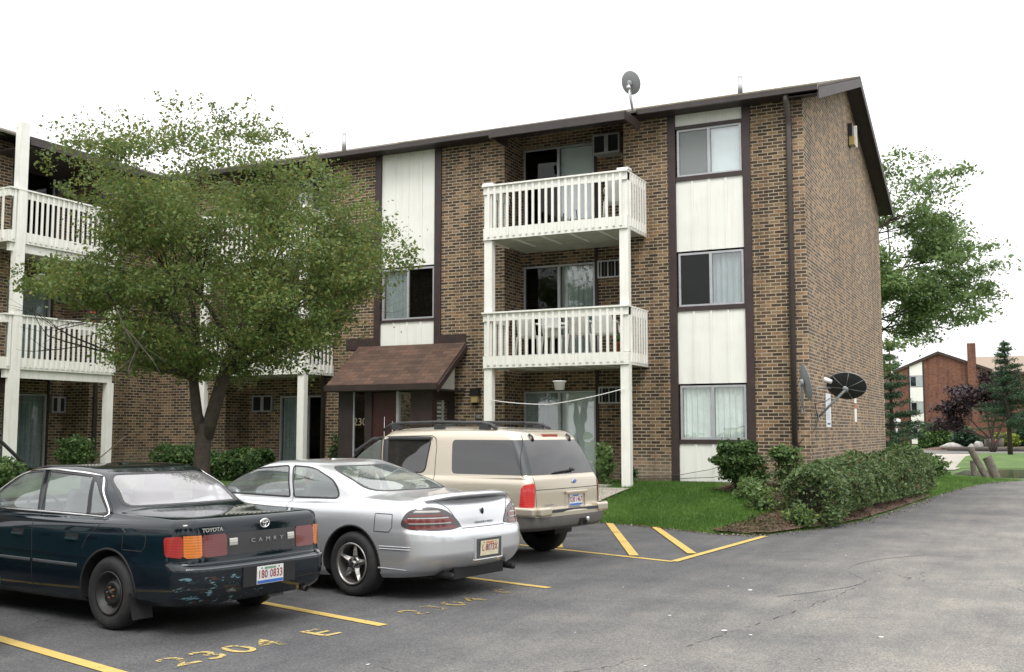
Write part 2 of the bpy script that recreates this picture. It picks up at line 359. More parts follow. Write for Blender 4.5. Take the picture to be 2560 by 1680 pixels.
    def build(s,name,parent=None,local=False,label=None,fix=False):
        me=s.mesh(name)
        if fix:
            bm=bmesh.new(); bm.from_mesh(me); bmesh.ops.recalc_face_normals(bm,faces=bm.faces); bm.to_mesh(me); bm.free()
        o=link(name,me,parent,local)
        if label: o['label']=label
        return o
def quads_np(name,V,mats,midx=None,parent=None,nper=4):
    n=len(V)//nper; me=bpy.data.meshes.new(name)
    me.vertices.add(len(V)); me.vertices.foreach_set('co',V.astype(np.float32).ravel())
    me.loops.add(n*nper); me.loops.foreach_set('vertex_index',np.arange(n*nper,dtype=np.int32))
    me.polygons.add(n); me.polygons.foreach_set('loop_start',np.arange(0,n*nper,nper,dtype=np.int32))
    try: me.polygons.foreach_set('loop_total',np.full(n,nper,dtype=np.int32))
    except Exception: pass
    for m in mats: me.materials.append(m)
    if midx is not None: me.polygons.foreach_set('material_index',midx.astype(np.int32))
    me.update(calc_edges=True); me.validate()
    return link(name,me,parent)
def leaves(name,P,size,mats,probs=None,parent=None,flat=0.4,aspect=.6,D=None):
    n=len(P); a=RNG.normal(size=(n,3)); a[:,2]*=(1-flat*.6)
    if D is not None: a=a*.6+D
    a/=np.linalg.norm(a,axis=1)[:,None]+1e-9
    b=RNG.normal(size=(n,3)); b[:,2]*=(1-flat); b-=a*(a*b).sum(1)[:,None]; b/=np.linalg.norm(b,axis=1)[:,None]+1e-9
    s=(size*(.55+RNG.uniform(0,1,n)**1.6*1.15))[:,None]
    V=np.empty((n,4,3)); V[:,0]=P-a*s; V[:,1]=P+b*s*aspect; V[:,2]=P+a*s; V[:,3]=P-b*s*aspect
    mi=RNG.choice(len(mats),n,p=probs) if len(mats)>1 else None
    return quads_np(name,V.reshape(-1,3),mats,mi,parent)
def text_mesh(s,size,m,ext=.002,T=None,shear=0,sx=1,off=0,align='CENTER',space=1):
    cu=bpy.data.curves.new('t','FONT'); cu.body=s; cu.size=size; cu.extrude=ext; cu.align_x=align; cu.align_y='CENTER'; cu.shear=shear; cu.offset=off; cu.space_character=space; cu.resolution_u=3
    o=bpy.data.objects.new('t',cu); C.objects.link(o); dg=bpy.context.evaluated_depsgraph_get(); dg.update()
    me=bpy.data.meshes.new_from_object(o.evaluated_get(dg)); C.objects.unlink(o); bpy.data.objects.remove(o)
    me.transform((T or Matrix())@Matrix.Diagonal((sx,1,1,1)))
    me.materials.clear(); me.materials.append(m); return me
# ---------------------------------------------------------------- camera, sky, sun
cam=bpy.data.cameras.new('camera'); co=bpy.data.objects.new('camera',cam); C.objects.link(co); SC.camera=co
cam.sensor_width=36; cam.lens=36*2620/2560; cam.clip_end=2000; cam.clip_start=.05
co.location=(0,0,1.72); co.rotation_euler=(R(90)+math.atan(237/2620),0,R(26.3))
W=bpy.data.worlds.new('World'); SC.world=W; W.use_nodes=True; nt=W.node_tree; nt.nodes.clear()
sky=N(nt,'ShaderNodeTexSky',sky_type='NISHITA'); sky.sun_disc=False; sky.sun_elevation=R(52); sky.sun_rotation=R(150); sky.dust_density=4; sky.air_density=1.5
tc=N(nt,'ShaderNodeTexCoord'); sp=N(nt,'ShaderNodeSeparateXYZ'); L(nt,tc.outputs['Generated'],sp.inputs[0])
gr=ramp(nt,sp.outputs[2],[(0.0,(13.8,13.8,13.9)),(.25,(16.4,16.3,16.3)),(1.0,(27.5,27.2,27))])
mp=N(nt,'ShaderNodeMapping'); mp.inputs['Scale'].default_value=(1.2,1.2,3.5); L(nt,tc.outputs['Generated'],mp.inputs[0])
cl=ramp(nt,noise(nt,mp.outputs[0],1.6,5,.5),[(.35,(.84,.84,.85)),(.65,(1.1,1.1,1.1))])
ov=mixc(nt,1,gr.outputs[0],cl.outputs[0],'MULTIPLY')
fin=mixc(nt,.93,sky.outputs[0],ov)
bg=N(nt,'ShaderNodeBackground'); bg.inputs[1].default_value=.1; L(nt,fin,bg.inputs[0]); wo=N(nt,'ShaderNodeOutputWorld'); L(nt,bg.outputs[0],wo.inputs[0])
sd=bpy.data.lights.new('sun','SUN'); sd.energy=1.5; sd.angle=R(18); sd.color=(1,.97,.92); so=bpy.data.objects.new('sun',sd); C.objects.link(so)
so.rotation_euler=(R(38),0,R(30))   # high, from behind the camera's right shoulder
SC.view_settings.view_transform='Standard'; SC.view_settings.look='None'; SC.view_settings.exposure=.08; SC.view_settings.gamma=1
SC.render.resolution_x=1024; SC.render.resolution_y=672
SC.render.engine='CYCLES'; SC.cycles.max_bounces=8; SC.cycles.transparent_max_bounces=12

# ---------------------------------------------------------------- apartment building
YF=22.39; XC=-4.13; YB=23.34; XW=-22.3; XWB=-23.25; ZB=.45; ZT=8.9
B=empty('apartment_building',(XC,YF,.5),0,'three storey brown brick apartment building with white balconies and a low pitched roof','apartment building')
def bpart(mb,name,parent=B,label=None): return mb.build(name,parent,label=label)
# walls: segments between the recesses
w=MB(); b=M['brick']
def fseg(x0,x1): w.box(x0,YF,ZB,x1,YF+.28,ZT,b)
fseg(-5.27,XC-.30); fseg(-8.2,-7.13); fseg(-13.04,-11.27); fseg(-16.62,-15.0); fseg(XW-.002,-19.85)
w.box(-5.44-.01,YF+.06,ZB,-5.26,YF+.3,ZT,b); w.box(-7.14,YF+.06,ZB,-6.96,YF+.3,ZT,b)
w.box(-13.24,YF+.06,2.5,-13.03,YF+.3,ZT,b); w.box(-15.01,YF+.06,2.5,-14.8,YF+.3,ZT,b)
w.box(-15.01,YF+.002,ZB,-13.03,YF+.28,2.5,b)
def recess_back(x0,x1,dx0,dx1,acx):
    # back wall with openings for door and air conditioner sleeve on each floor
    for k in range(3):
        z0=.5+2.94*k; top=(2.70,5.80,8.76)[k]; zn=z0+2.94 if k<2 else 9.3
        w.box(x0,YB,z0,dx0,YB+.25,top,b) if dx0>x0+.02 else None
        w.box(dx1,YB,z0,x1,YB+.25,top,b)
        w.box(x0,YB,top,x1,YB+.25,zn,b)
recess_back(-11.27,-8.2,-11.2,-9.3,0)
recess_back(-19.85,-16.62,-18.72,-16.75,0)
for xx in (-11.27,-8.2,-19.85,-16.62):
    s=.25 if xx in(-8.2,-16.62) else -.25
    w.box(xx,YF+.28,ZB,xx+s,YB+.25,ZT,b); w.prism([(xx,YF+.02,ZT),(xx,YB+.25,ZT),(xx,YB+.25,ZT+.42),(xx,YF+.02,ZT+.12)],(s,0,0),b)
# side (gable) wall facing the drive
YE=34.8; YR=28.5; ZR=10.85
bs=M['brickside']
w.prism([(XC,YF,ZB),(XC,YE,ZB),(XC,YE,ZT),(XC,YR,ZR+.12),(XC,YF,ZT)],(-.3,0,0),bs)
w.box(XC-.3,YE-.3,ZB,-28,YE,ZT,b)
# wing wall facing the courtyard
w.box(XW,19.9,ZB,XW-.28,YF+.28,ZT,b); w.box(XW,2,ZB,XW-.28,17.31,ZT,b)
for k in range(3):
    z0=.5+2.94*k; top=2.69+2.94*k; zn=z0+2.94 if k<2 else ZT
    w.box(XWB,17.31,z0,XWB-.25,17.55,top,b); w.box(XWB,19.35,z0,XWB-.25,19.9,top,b); w.box(XWB,17.31,top,XWB-.25,19.9,zn,b)
w.box(XW-.28,19.9,ZB,XWB-.25,20.15,ZT,b); w.box(XW-.28,17.06,ZB,XWB-.25,17.31,ZT,b)
w.box(-29,2,ZB,-28.7,YE,ZT,b); w.box(XW-.28,2,ZB,-28.7,2.25,ZT,b)
bpart(w,'wall')
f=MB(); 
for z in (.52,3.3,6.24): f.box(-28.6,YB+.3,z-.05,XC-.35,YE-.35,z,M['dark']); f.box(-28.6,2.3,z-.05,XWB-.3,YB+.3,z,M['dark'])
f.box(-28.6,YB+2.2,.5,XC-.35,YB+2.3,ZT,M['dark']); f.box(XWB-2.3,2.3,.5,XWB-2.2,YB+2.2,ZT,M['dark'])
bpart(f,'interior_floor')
# roofs
r=MB(); ey=21.95; ez=8.93; pr_=.338; rx=-3.72; ridge_y=28.45; rz=ez+pr_*(ridge_y-ey)
def slab(pts,th,m): r.prism(pts,(0,0,-th),m)
slab([(rx,ey,ez),(rx,ridge_y,rz),(-30,ridge_y,rz),(-30,ey,ez)],.05,M['mainsh'])
slab([(rx,35.2,ez-.1),(-30,35.2,ez-.1),(-30,ridge_y,rz),(rx,ridge_y,rz)],.05,M['mainsh'])
slab([(-7.69,21.05,ez-pr_*(ey-21.05)),(-7.69,ey,ez),(-10.95,ey,ez),(-10.95,21.05,ez-pr_*(ey-21.05))],.05,M['mainsh'])
wx=-21.9
slab([(wx,1.6,ez),(wx,YF+5.8,ez),(-28.3,YF+5.8,ez+pr_*6.4),(-28.3,1.6,ez+pr_*6.4)],.05,M['mainsh'])
slab([(-21.0,16.72,ez-.3),(-21.0,20.0,ez-.3),(wx,20.0,ez-.0),(wx,16.72,ez-.0)],.05,M['mainsh'])
slab([(-28.3,1.6,ez+pr_*6.4),(-28.3,YF+5.8,ez+pr_*6.4),(-34,YF+5.8,ez+pr_*.7),(-34,1.6,ez+pr_*.7)],.05,M['mainsh'])
bpart(r,'roof')
s=MB(); bd=M['brownd']
s.box(rx,ey+.02,ez-.115,-30,YF+.0,ez-.10,bd)
s.prism([(-7.70,21.07,8.50),(-10.94,21.07,8.50),(-10.94,YB+.2,9.27),(-7.70,YB+.2,9.27)],(0,0,.02),bd)
s.box(wx-.02,1.6,ez-.12,XW,YF,ez-.10,bd); s.box(-21.02,16.74,8.44,XWB,19.98,8.47,bd)
# rake soffit and board on the gable end
for (ya,za,yb,zb) in ((ey,ez,ridge_y,rz),(ridge_y,rz,35.2,ez-.1)):
    s.prism([(rx+.01,ya,za-.06),(rx+.01,yb,zb-.06),(rx+.01,yb,zb-.30),(rx+.01,ya,za-.30)],(-.035,0,0),M['brownd'])
    s.prism([(rx-.03,ya,za-.18),(rx-.03,yb,zb-.18),(rx-.03,yb,zb-.2),(rx-.03,ya,za-.2)],(-.6,0,0),bd)
bpart(s,'soffit')
g=MB(); gm=M['gutter']
g.box(rx,ey-.09,ez-.13,-7.69,ey-.002,ez-.02,gm); g.box(-10.95,ey-.09,ez-.13,-21.9,ey-.002,ez-.02,gm)
g.box(-7.66,21.0,8.46,-10.98,21.05,8.64,gm); g.box(-7.69,21.05,8.46,-7.64,ey,8.66,gm); g.box(-10.95,21.05,8.46,-11.0,ey,8.66,gm)
g.box(wx+.09,1.6,ez-.16,wx+.002,16.4,ez-.02,gm); g.box(wx+.09,20,ez-.16,wx+.002,ey-.1,ez-.02,gm)
g.box(-20.95,16.72,8.46,-21.0,20.02,8.66,gm)
g.box(-10.95,ey-.095,ez-.02,-14,ey-.0,ez+.0,M['shinglew']); g.box(rx,ey-.095,ez-.02,-7.69,ey-.0,ez+.005,M['shinglew'])
bpart(g,'gutter')
d=MB()
d.tube([(-4.40,ey-.0,8.82),(-4.40,ey+.06,8.66),(-4.42,YF-.09,8.38),(-4.42,YF-.07,8.2),(-4.45,YF-.07,.75)],.06,M['downsp'],8); bpart(d,'downpipe')
d=MB(); d.tube([(-16.45,ey,8.8),(-16.5,YF-.07,8.4),(-16.52,YF-.07,.6)],.06,M['downsp'],8); bpart(d,'downpipe')
d=MB(); d.tube([(XW+.07,20.05,8.8),(XW+.07,20.05,.6)],.055,M['downsp'],8); bpart(d,'downpipe')
for (x,y,h) in ((-6.0,24.6,.45),(-16.6,23.2,.5),(-24.2,17.6,.5)):
    zz=ez+pr_*((y-ey) if x>-20 else (wx-x)); v=MB(); v.tube([(x,y,zz-.05),(x,y,zz+h)],.06,M['steel'],10); bpart(v,'vent_pipe')
# brown pilasters
for (x0,x1,z0) in ((-5.44,-5.27,.52),(-7.13,-6.96,.5),(-13.22,-13.03,3.78),(-15.0,-14.82,3.78)):
    t=MB(); t.box(x0,YF-.035,z0,x1,YF+.07,8.86,M['brown']); bpart(t,'pilaster')
t=MB(); t.box(-12.31,YF-.03,3.80,-13.03,YF+.01,4.08,M['brown']); bpart(t,'flashing'); t=MB(); t.box(-15.0,YF-.03,3.80,-15.85,YF+.01,4.08,M['brown']); bpart(t,'flashing')
def panel(x0,x1,z0,z1,yy=YF+.02,nb=3):
    p=MB(); p.box(x0,yy,z0,x1,yy+.03,z1,M['whitep']); st=(x1-x0)/(nb+1)
    for i in range(1,nb+1): p.box(x0+st*i-.028,yy-.022,z0+.004,x0+st*i+.022,yy-.001,z1-.004,M['whitep'])
    return bpart(p,'white_panel')
def sill(x0,x1,z0,z1): 
    p=MB(); p.box(x0+.003,YF-.02,z0,x1-.003,YF+.09,z1,M['brown']); return bpart(p,'sill')
def window(x0,x1,z0,z1,left,right,T=None,label=None,parent=B,yy=YF+.03,bars=None):
    fr=MB(); T=T or (lambda x,y,z:(x,y,z)); a=.045; xm=(x0+x1)/2
    al=M['alu']
    def bx(q,*k,m=al): q.box(*k,m,T)
    bx(fr,x0,yy,z0,x0+a,yy+.07,z1); bx(fr,x1-a,yy,z0,x1,yy+.07,z1); bx(fr,x0+a,yy,z1-a,x1-a,yy+.07,z1); bx(fr,x0+a,yy,z0,x1-a,yy+.07,z0+a); bx(fr,xm-.03,yy-.004,z0+a,xm+.03,yy+.066,z1-a)
    o=bpart(fr,'window',parent,label)
    for (p0,p1,st) in ((x0+a,xm-.03,left),(xm+.03,x1-a,right)):
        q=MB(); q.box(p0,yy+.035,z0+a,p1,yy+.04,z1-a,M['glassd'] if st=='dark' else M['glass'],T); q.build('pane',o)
        if st=='screen':
            q=MB(); q.box(p0,yy+.012,z0+a,p1,yy+.016,z1-a,M['screenf'],T); q.build('fly_screen',o)
        if st=='dark': q=MB(); q.box(p0,yy+.22,z0+a,p1,yy+.23,z1-a,M['dark'],T); q.build('dark_backing',o)  # near-black sheet paints the unlit room behind the pane
        if st in ('blind','curtain','curtaing','screen'):
            q=MB(); mm={'blind':M['blind'],'screen':M['blind'],'curtain':M['curtain'],'curtaing':M['curtaing']}[st]
            n=int((p1-p0)/.016); 
            for i in range(n):
                xa=p0+(p1-p0)*i/n; xb=p0+(p1-p0)*(i+1)/n
                am=.0 if st in('blind','screen') else .022
                f1=am*(math.sin(xa*52)+.5*math.sin(xa*97)); f2=am*(math.sin(xb*52)+.5*math.sin(xb*97))
                vs=[(xa,yy+.12+f1,z0+a),(xb,yy+.12+f2,z0+a),(xb,yy+.12+f2,z1-a),(xa,yy+.12+f1,z1-a)]
                q.add([T(*v) for v in vs],[(0,1,2,3)],mm)
            q.build('blind' if st in('blind','screen') else 'curtain',o)
    return o
m_,nt_,out_=nm('screen_mesh'); tr_=N(nt_,'ShaderNodeBsdfTransparent'); df_=N(nt_,'ShaderNodeBsdfDiffuse'); df_.inputs[0].default_value=(.30,.32,.32,1); ms_=N(nt_,'ShaderNodeMixShader'); ms_.inputs[0].default_value=.45
L(nt_,tr_.outputs[0],ms_.inputs[1]); L(nt_,df_.outputs[0],ms_.inputs[2]); L(nt_,ms_.outputs[0],out_.inputs[0]); M['screenf']=m_
# right window bay
panel(-6.96,-5.44,.62,1.44); sill(-6.96,-5.44,1.44,1.53); window(-6.93,-5.47,1.53,2.71,'curtain','curtain',label='ground floor window with pale curtains')
panel(-6.96,-5.44,2.75,4.36); sill(-6.96,-5.44,4.36,4.46); window(-6.93,-5.47,4.46,5.66,'dark','curtaing',label='half open window with a dark left pane')
panel(-6.96,-5.44,5.70,7.29); sill(-6.96,-5.44,7.29,7.39); window(-6.93,-5.47,7.39,8.48,'screen','blind',label='top window with white blinds')
sill(-6.96,-5.44,8.48,8.55); panel(-6.96,-5.44,8.55,8.86)
# left window bay over the porch
panel(-14.82,-13.22,3.83,4.46); sill(-14.82,-13.22,4.46,4.52); window(-14.79,-13.25,4.52,5.83,'curtaing','dark',label='window above the porch roof'); panel(-14.82,-13.22,5.87,8.86)
# patio doors and air conditioners in the recesses
def patio(x0,x1,k,left,right,T=None):
    return window(x0,x1,.62+2.94*k,(2.68,5.78,8.74)[k],left,right,T,parent=B,yy=YB-.02,label=None)
def ac_unit(x0,x1,z0,z1,T=None,yy=YB,style=0,d=.22):
    T=T or (lambda x,y,z:(x,y,z)); q=MB(); al=M['alu']; e=.035
    q.box(x0,yy-d,z0,x0+e,yy,z1,al,T); q.box(x1-e,yy-d,z0,x1,yy,z1,al,T); q.box(x0+e,yy-d,z1-e,x1-e,yy,z1,al,T); q.box(x0+e,yy-d,z0,x1-e,yy,z0+e,al,T)
    o=bpart(q,'air_conditioner'); q=MB()
    q.box(x0+e,yy-d+.02,z0+e,x1-e,yy-.01,z1-e,M['dark'],T)
    if style:
        for i in range(1,9): xx=x0+(x1-x0)*i/9; q.box(xx-.012,yy-d+.002,z0+e,xx+.012,yy-d+.018,z1-e,M['alu'] if i%2 else M['downsp'],T)
    else: q.box((x0+x1)/2-.05,yy-d+.004,z0+e,(x0+x1)/2+.05,yy-d+.018,z1-e,M['alu'],T)
    q.build('grille',o); return o
for k,(a,c) in enumerate((('dark','blind'),('dark','curtaing'),('dark','blind'))): patio(-11.2,-9.3,k,a if k!=0 else 'curtaing','blind' if k!=1 else 'curtaing')
ac_unit(-9.2,-8.52,8.33,8.80,style=0,d=.35); ac_unit(-9.2,-8.4,5.36,5.79,style=1,d=.1); ac_unit(-9.2,-8.4,2.36,2.76,style=1,d=.1)
t=MB(); t.box(-9.3,YB-.03,.5,-9.22,YB,8.45,M['brownd']); bpart(t,'door_trim')
for k in range(3): patio(-18.72,-16.75,k,'curtaing','dark')
for k in range(3): ac_unit(-19.65,-18.95,2.25+2.94*k,2.7+2.94*k,style=0,d=.1)
TW=lambda x,y,z:(XWB-(y-YB),x,z)
for k in range(3): window(17.55,19.35,.62+2.94*k,2.67+2.94*k,'curtaing' if k!=1 else 'curtain','curtaing' if k<2 else 'dark',TW,yy=YB-.02)
for k in range(3): ac_unit(19.45,19.88,2.2+2.94*k,2.62+2.94*k,TW,style=0,d=.12)
t=MB(); t.box(XWB,19.36,.5,XWB+.03,19.43,8.4,M['brownd']); bpart(t,'door_trim')
# patio slab and plinth
t=MB(); t.box(-11.26,YF-1.2,.3,-8.21,YB-.01,.56,M['concrete']); t.box(-19.84,YF-1.2,.3,-16.6,YB-.01,.56,M['concrete']); t.box(XWB+.01,17.32,.3,-21.2,19.89,.56,M['concrete']); bpart(t,'patio_slab')
t=MB(); t.box(-6.96,YF+.03,.4,-5.44,YF+.1,.615,M['concrete']); bpart(t,'plinth')
# balconies
def balcony(a0,a1,zd,T,top_post=True,beam=False,ext=None,dep=1.28,lab=None,posts_to_ground=False,z_g=.5,knob=0):
    w_=M['white']; q=MB()
    def bx(m_b,*k,m=w_): m_b.box(*k,m,T)
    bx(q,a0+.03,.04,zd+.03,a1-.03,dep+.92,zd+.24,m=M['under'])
    st=(a1-a0)/5
    for i in range(1,5): bx(q,a0+st*i-.03,.06,zd+.005,a0+st*i+.03,dep,zd+.029,m=w_)
    deck=bpart(q,'balcony',label=lab)
    q=MB(); bx(q,a0,0,zd,a1,.038,zd+.27); bx(q,a0,.04,zd,a0+.038,dep,zd+.27); bx(q,a1-.038,.04,zd,a1,dep,zd+.27)
    if beam: bx(q,a0+.1,.06,zd-.2,a1-.05,.16,zd-.003)
    q.build('fascia_board',deck)
    zr=zd+1.26
    q=MB(); bx(q,a0,-.0,zr-.19,a1,.036,zr-.02); bx(q,a0-.02,-.06,zr-.02,a1+.02,.09,zr+.015)
    bx(q,a0,.04,zr-.19,a0+.036,dep,zr-.02); bx(q,a1-.036,.04,zr-.19,a1,dep,zr-.02)
    bx(q,a0-.02,.092,zr-.02,a0+.07,dep,zr+.012); bx(q,a1-.07,.092,zr-.02,a1+.02,dep,zr+.012)
    q.build('top_rail',deck)
    q=MB(); n=21
    for i in range(n):
        x=a0+.14+(a1-a0-.28)*i/(n-1)
        bx(q,x-.028,-.03,zd+.06,x+.028,-.001,zr-.022)
    for xs,sg in ((a0,-1),(a1,1)):
        for i in range(7):
            y=.19+(dep-.30)*i/6; bx(q,xs+sg*.001,y-.026,zd+.06,xs+sg*.03,y+.026,zr-.022)
    q.build('baluster_row',deck)
    return deck
T1=lambda a,d,z:(a,21.11+d,z)
T3=lambda a,d,z:(a,21.11+d,z)
T2=lambda a,d,z:(-21.0-d,a,z)
def post(x,y,z0,z1,T,s=.2,cap=False,label=None):
    q=MB(); q.box(x,y,z0,x+s,y+s*.8,z1,M['white'],T)
    if cap: q.box(x-.03,y-.04,z1,x+s+.03,y+s*.8+.03,z1+.05,M['white'],T)
    return q.build('balcony_post',B,label=label)
balcony(-11.17,-7.66,6.09,T1,lab='top floor balcony beside the right window bay')
balcony(-11.17,-7.66,3.14,T1,lab='first floor balcony with white chairs')
for x in (-11.17,-7.86):
    post(x,.045,.40,3.135,T1); post(x,.045,3.42,6.085,T1); post(x,.045,6.37,7.38,T1,cap=True)
balcony(-19.7,-16.25,6.09,T3,lab='top floor balcony behind the tree'); balcony(-19.7,-16.25,3.14,T3,lab='first floor balcony behind the tree')
for x in (-19.7,-16.45):
    post(x,.045,.40,3.135,T3); post(x,.045,3.42,6.085,T3); post(x,.045,6.37,7.38,T3,cap=True)
balcony(16.25,19.55,6.09,T2,beam=True,lab='top floor balcony on the left wing'); balcony(16.25,19.55,3.14,T2,beam=True,lab='first floor balcony on the left wing')
post(16.45,-.05,.40,8.95,T2,.23,label='tall corner post rising past the roof edge'); post(19.35,.045,.40,2.935,T2); post(19.35,.045,3.42,5.885,T2); post(19.35,.045,6.37,7.38,T2,cap=True)
# entrance porch
px0,px1=-15.45,-12.31; py=20.98
q=MB(); q.prism([(px0,py,2.78),(px1,py,2.78),(px1,YF-.032,3.82),(px0,YF-.032,3.82)],(0,0,.05),M['shingle']); por=bpart(q,'porch_roof')
q=MB(); q.box(px0-.02,py-.05,2.68,px1+.02,py-.003,2.82,M['gutter']); q.prism([(px1,py,2.62),(px1,YF-.04,3.68),(px1,YF-.04,3.815),(px1,py,2.775)],(.05,0,0),M['brown'])
q.box(px0,py,2.66,px1-.003,YF-.04,2.70,bd); q.build('fascia',por)
q=MB(); q.prism([(px1-.3,py+.4,2.72),(px1-.3,YF-.04,2.72),(px1-.3,YF-.04,3.6)],(-.03,0,0),M['white']); q.build('gable_infill',por)
ya=21.3; xa,xb=-15.3,-12.62
q=MB(); br_=M['brownd']
q.box(xa,ya,.4,xa+.42,ya+.12,2.66,br_); q.box(xa+.42,ya+.02,.4,xa+.46,ya+.1,2.66,M['alu'])
q.box(xa+.78,ya,.4,xa+.98,ya+.12,2.66,br_); q.box(-13.62,ya,.4,-13.55,ya+.12,2.66,M['alu']); q.box(-13.22,ya,.4,xb,ya+.12,2.66,M['brown'])
q.box(xa,ya+.12,.4,xa+.1,YF,2.66,br_); q.box(xb-.1,ya+.12,.4,xb,ya+.22,2.66,br_); q.box(xb-.1,YF-.2,.4,xb,YF-.01,2.66,br_); q.box(xb-.1,ya+.22,.4,xb,YF-.2,1.0,br_); q.box(xb-.1,ya+.22,2.45,xb,YF-.2,2.66,br_)
en=bpart(q,'entrance_lobby')
q=MB(); q.box(xa+.98,ya+.05,.45,-13.62,ya+.11,2.64,M['reddoor']); dr=q.build('door',en); q=MB(); q.tube([(-13.72,ya+.0,1.2),(-13.72,ya+.0,1.95)],.012,M['steel'],6); q.build('door_handle',en)
q=MB(); q.box(xa+.46,ya+.05,.5,xa+.78,ya+.056,2.64,M['glassd']); q.build('side_light',en)
q=MB(); q.box(-13.55,ya+.05,.5,-13.22,ya+.056,2.64,M['glass']); q.box(-13.5,ya+.5,.5,-13.3,ya+.52,2.6,M['curtain']); q.build('side_light',en)
q=MB(); q.box(xb-.06,ya+.24,1.0,xb-.055,YF-.22,2.45,M['glass']); so_=q.build('side_window',en)
q=MB(); 
for i in range(14): z=1.05+i*.1; q.box(xb-.12,ya+.26,z,xb-.1,ya+.75,z+.05,M['curtain'])
q.box(xb-.08,ya+.56,1.0,xb-.04,ya+.62,2.45,M['alu']); q.build('window_blind',en)
me=text_mesh('230',.26,mat('gold_number',(.25,.22,.13),.6),.004,Matrix.Translation((xa+.62,ya+.04,1.93))@Matrix.Rotation(R(90),4,'X')); link('building_number',me,en)
# far left wing porch edge
q=MB(); q.prism([(XW,14.6,3.2),(XW,17.05,3.2),(XW+.75,17.05,2.72),(XW+.75,14.6,2.72)],(0,0,.06),M['shingle']); q2=bpart(q,'porch_roof'); q=MB(); q.box(XW+.75,14.6,2.62,XW+.8,17.05,2.8,M['gutter']); q.build('fascia',q2)
# wall lamps, plate, conduit
def wall_lamp(c,face,label):
    e=empty('wall_lamp',c,0,label,'wall lamp'); q=MB(); x,y,z=c
    if face=='Y':
        q.box(x-.11,y-.16,z-.02,x+.11,y,z+.16,M['black']); q.box(x-.11,y-.02,z-.2,x+.11,y,z-.02,M['black']); q.build('housing',e)
        q=MB(); q.box(x-.09,y-.14,z-.18,x+.09,y-.02,z-.02,M['lampglass']); q.build('lens',e)
    else:
        q.box(x,y-.17,z-.04,x+.12,y+.17,z+.3,M['black']); q.box(x,y-.17,z-.3,x+.03,y+.17,z-.04,M['black']); q.box(x+.03,y+.13,z-.3,x+.2,y+.17,z+.3,M['white']); q.build('housing',e)
        q=MB(); q.box(x+.03,y-.15,z-.28,x+.17,y+.128,z-.04,M['lampglass']); q.build('lens',e)
wall_lamp((-12.02,YF,2.58),'Y','dark boxy lamp on the brick wall between porch and balcony post')
wall_lamp((XC,28.9,9.66),'X','black wall pack lamp with amber lens high on the gable wall')
me=text_mesh('2302',.12,mat('grey_letters',(.35,.35,.33),.6),.004,Matrix.Translation((-11.98,YF-.012,2.06))@Matrix.Rotation(R(90),4,'X'))
o=link('number_plate',me); tag(o,'small pale building number on the brick below the porch lamp','number')
# notices on the gable wall
q=MB(); q.box(XC+.001,24.25,1.80,XC+.012,24.85,2.56,mat('notice_white',(.66,.7,.75),.5))
no=q.build('wall_notice'); tag(no,'tall white notice on the gable wall behind the satellite dishes','sign')
q=MB()
for i in range(13): q.box(XC+.012,24.32,2.45-i*.04,XC+.0135,24.78-(i*7%5)*.03,2.462-i*.04,mat('notice_ink',(.35,.38,.42),.6) if i==0 else q.mats[0])
q.box(XC+.012,24.36,1.86,XC+.014,24.72,1.9,M['black']); q.build('notice_lines',no)
q=MB(); wm=q; q.box(XC+.001,28.5,1.95,XC+.01,28.85,2.3,M['white']); q.box(XC+.001,28.5,2.31,XC+.01,28.85,2.43,mat('notice_red',(.4,.12,.06),.6)); q.box(XC+.001,28.5,2.44,XC+.01,28.85,2.75,M['white'])
tag(q.build('wall_sticker'),'small white and red sticker on the gable wall right of the dishes','sign')
# ---------------------------------------------------------------- ground
EDGE=[(-13.5,-20),(-12.5,-6),(-11.5,4),(-11.0,9),(-10.5,12),(-10.0,15),(-9.0,17.6),(-8.0,18.5),(-7.19,18.56),(-6.5,18.35),(-6.0,18.07),(-5.3,17.7),(-4.75,17.47),(-4.3,17.5),(-4.0,17.75),(-3.45,19.2),(-2.98,21.3),(-2.75,24),(-2.55,27),(-2.36,30.0),(-2.05,33.5),(-1.62,37.0),(-1.05,39.2),(-.31,40.6)]
def lerp(a,b,t): return a+(b-a)*t
q=MB(); q.box(-900,-300,-.6,900,1500,-.03,M['grass']); q.f=q.f[1:2]; q.m=q.m[:1]; q.sm=q.sm[:1]; tag(q.build('ground'),kind='structure')
q=MB(); pts=[(x,y,0) for x,y in EDGE]+[(3,41.4),(8,41.6),(60,38),(60,-60),(-60,-60),(-60,-20)]
pts=[(p[0],p[1],0) for p in pts]
me=bpy.data.meshes.new('asphalt'); bm=bmesh.new(); vs=[bm.verts.new(p) for p in pts]; fc=bm.faces.new(vs); bmesh.ops.triangulate(bm,faces=[fc]); bmesh.ops.recalc_face_normals(bm,faces=bm.faces)
for f_ in bm.faces:
    if f_.normal.z<0: f_.normal_flip()
bm.to_mesh(me); bm.free(); me.materials.append(M['asphalt']); tag(link('parking_lot',me),kind='structure')
INN=[(-22.25,-20),(-22.25,-6),(-22.25,2),(-22.25,10),(-22.2,16),(-21.5,22.3),(-15.5,22.3),(-11.5,22.3),(-9.5,22.3),(-8.5,22.3),(-7.6,22.3),(-6.8,22.36),(-5.8,22.36),(-5.0,22.36),(-4.4,22.36),(-4.1,23),(-4.1,24.5),(-4.1,26),(-4.1,28),(-4.1,30.5),(-4.1,34.9),(-5,38.5),(-6,43),(-6.5,46)]
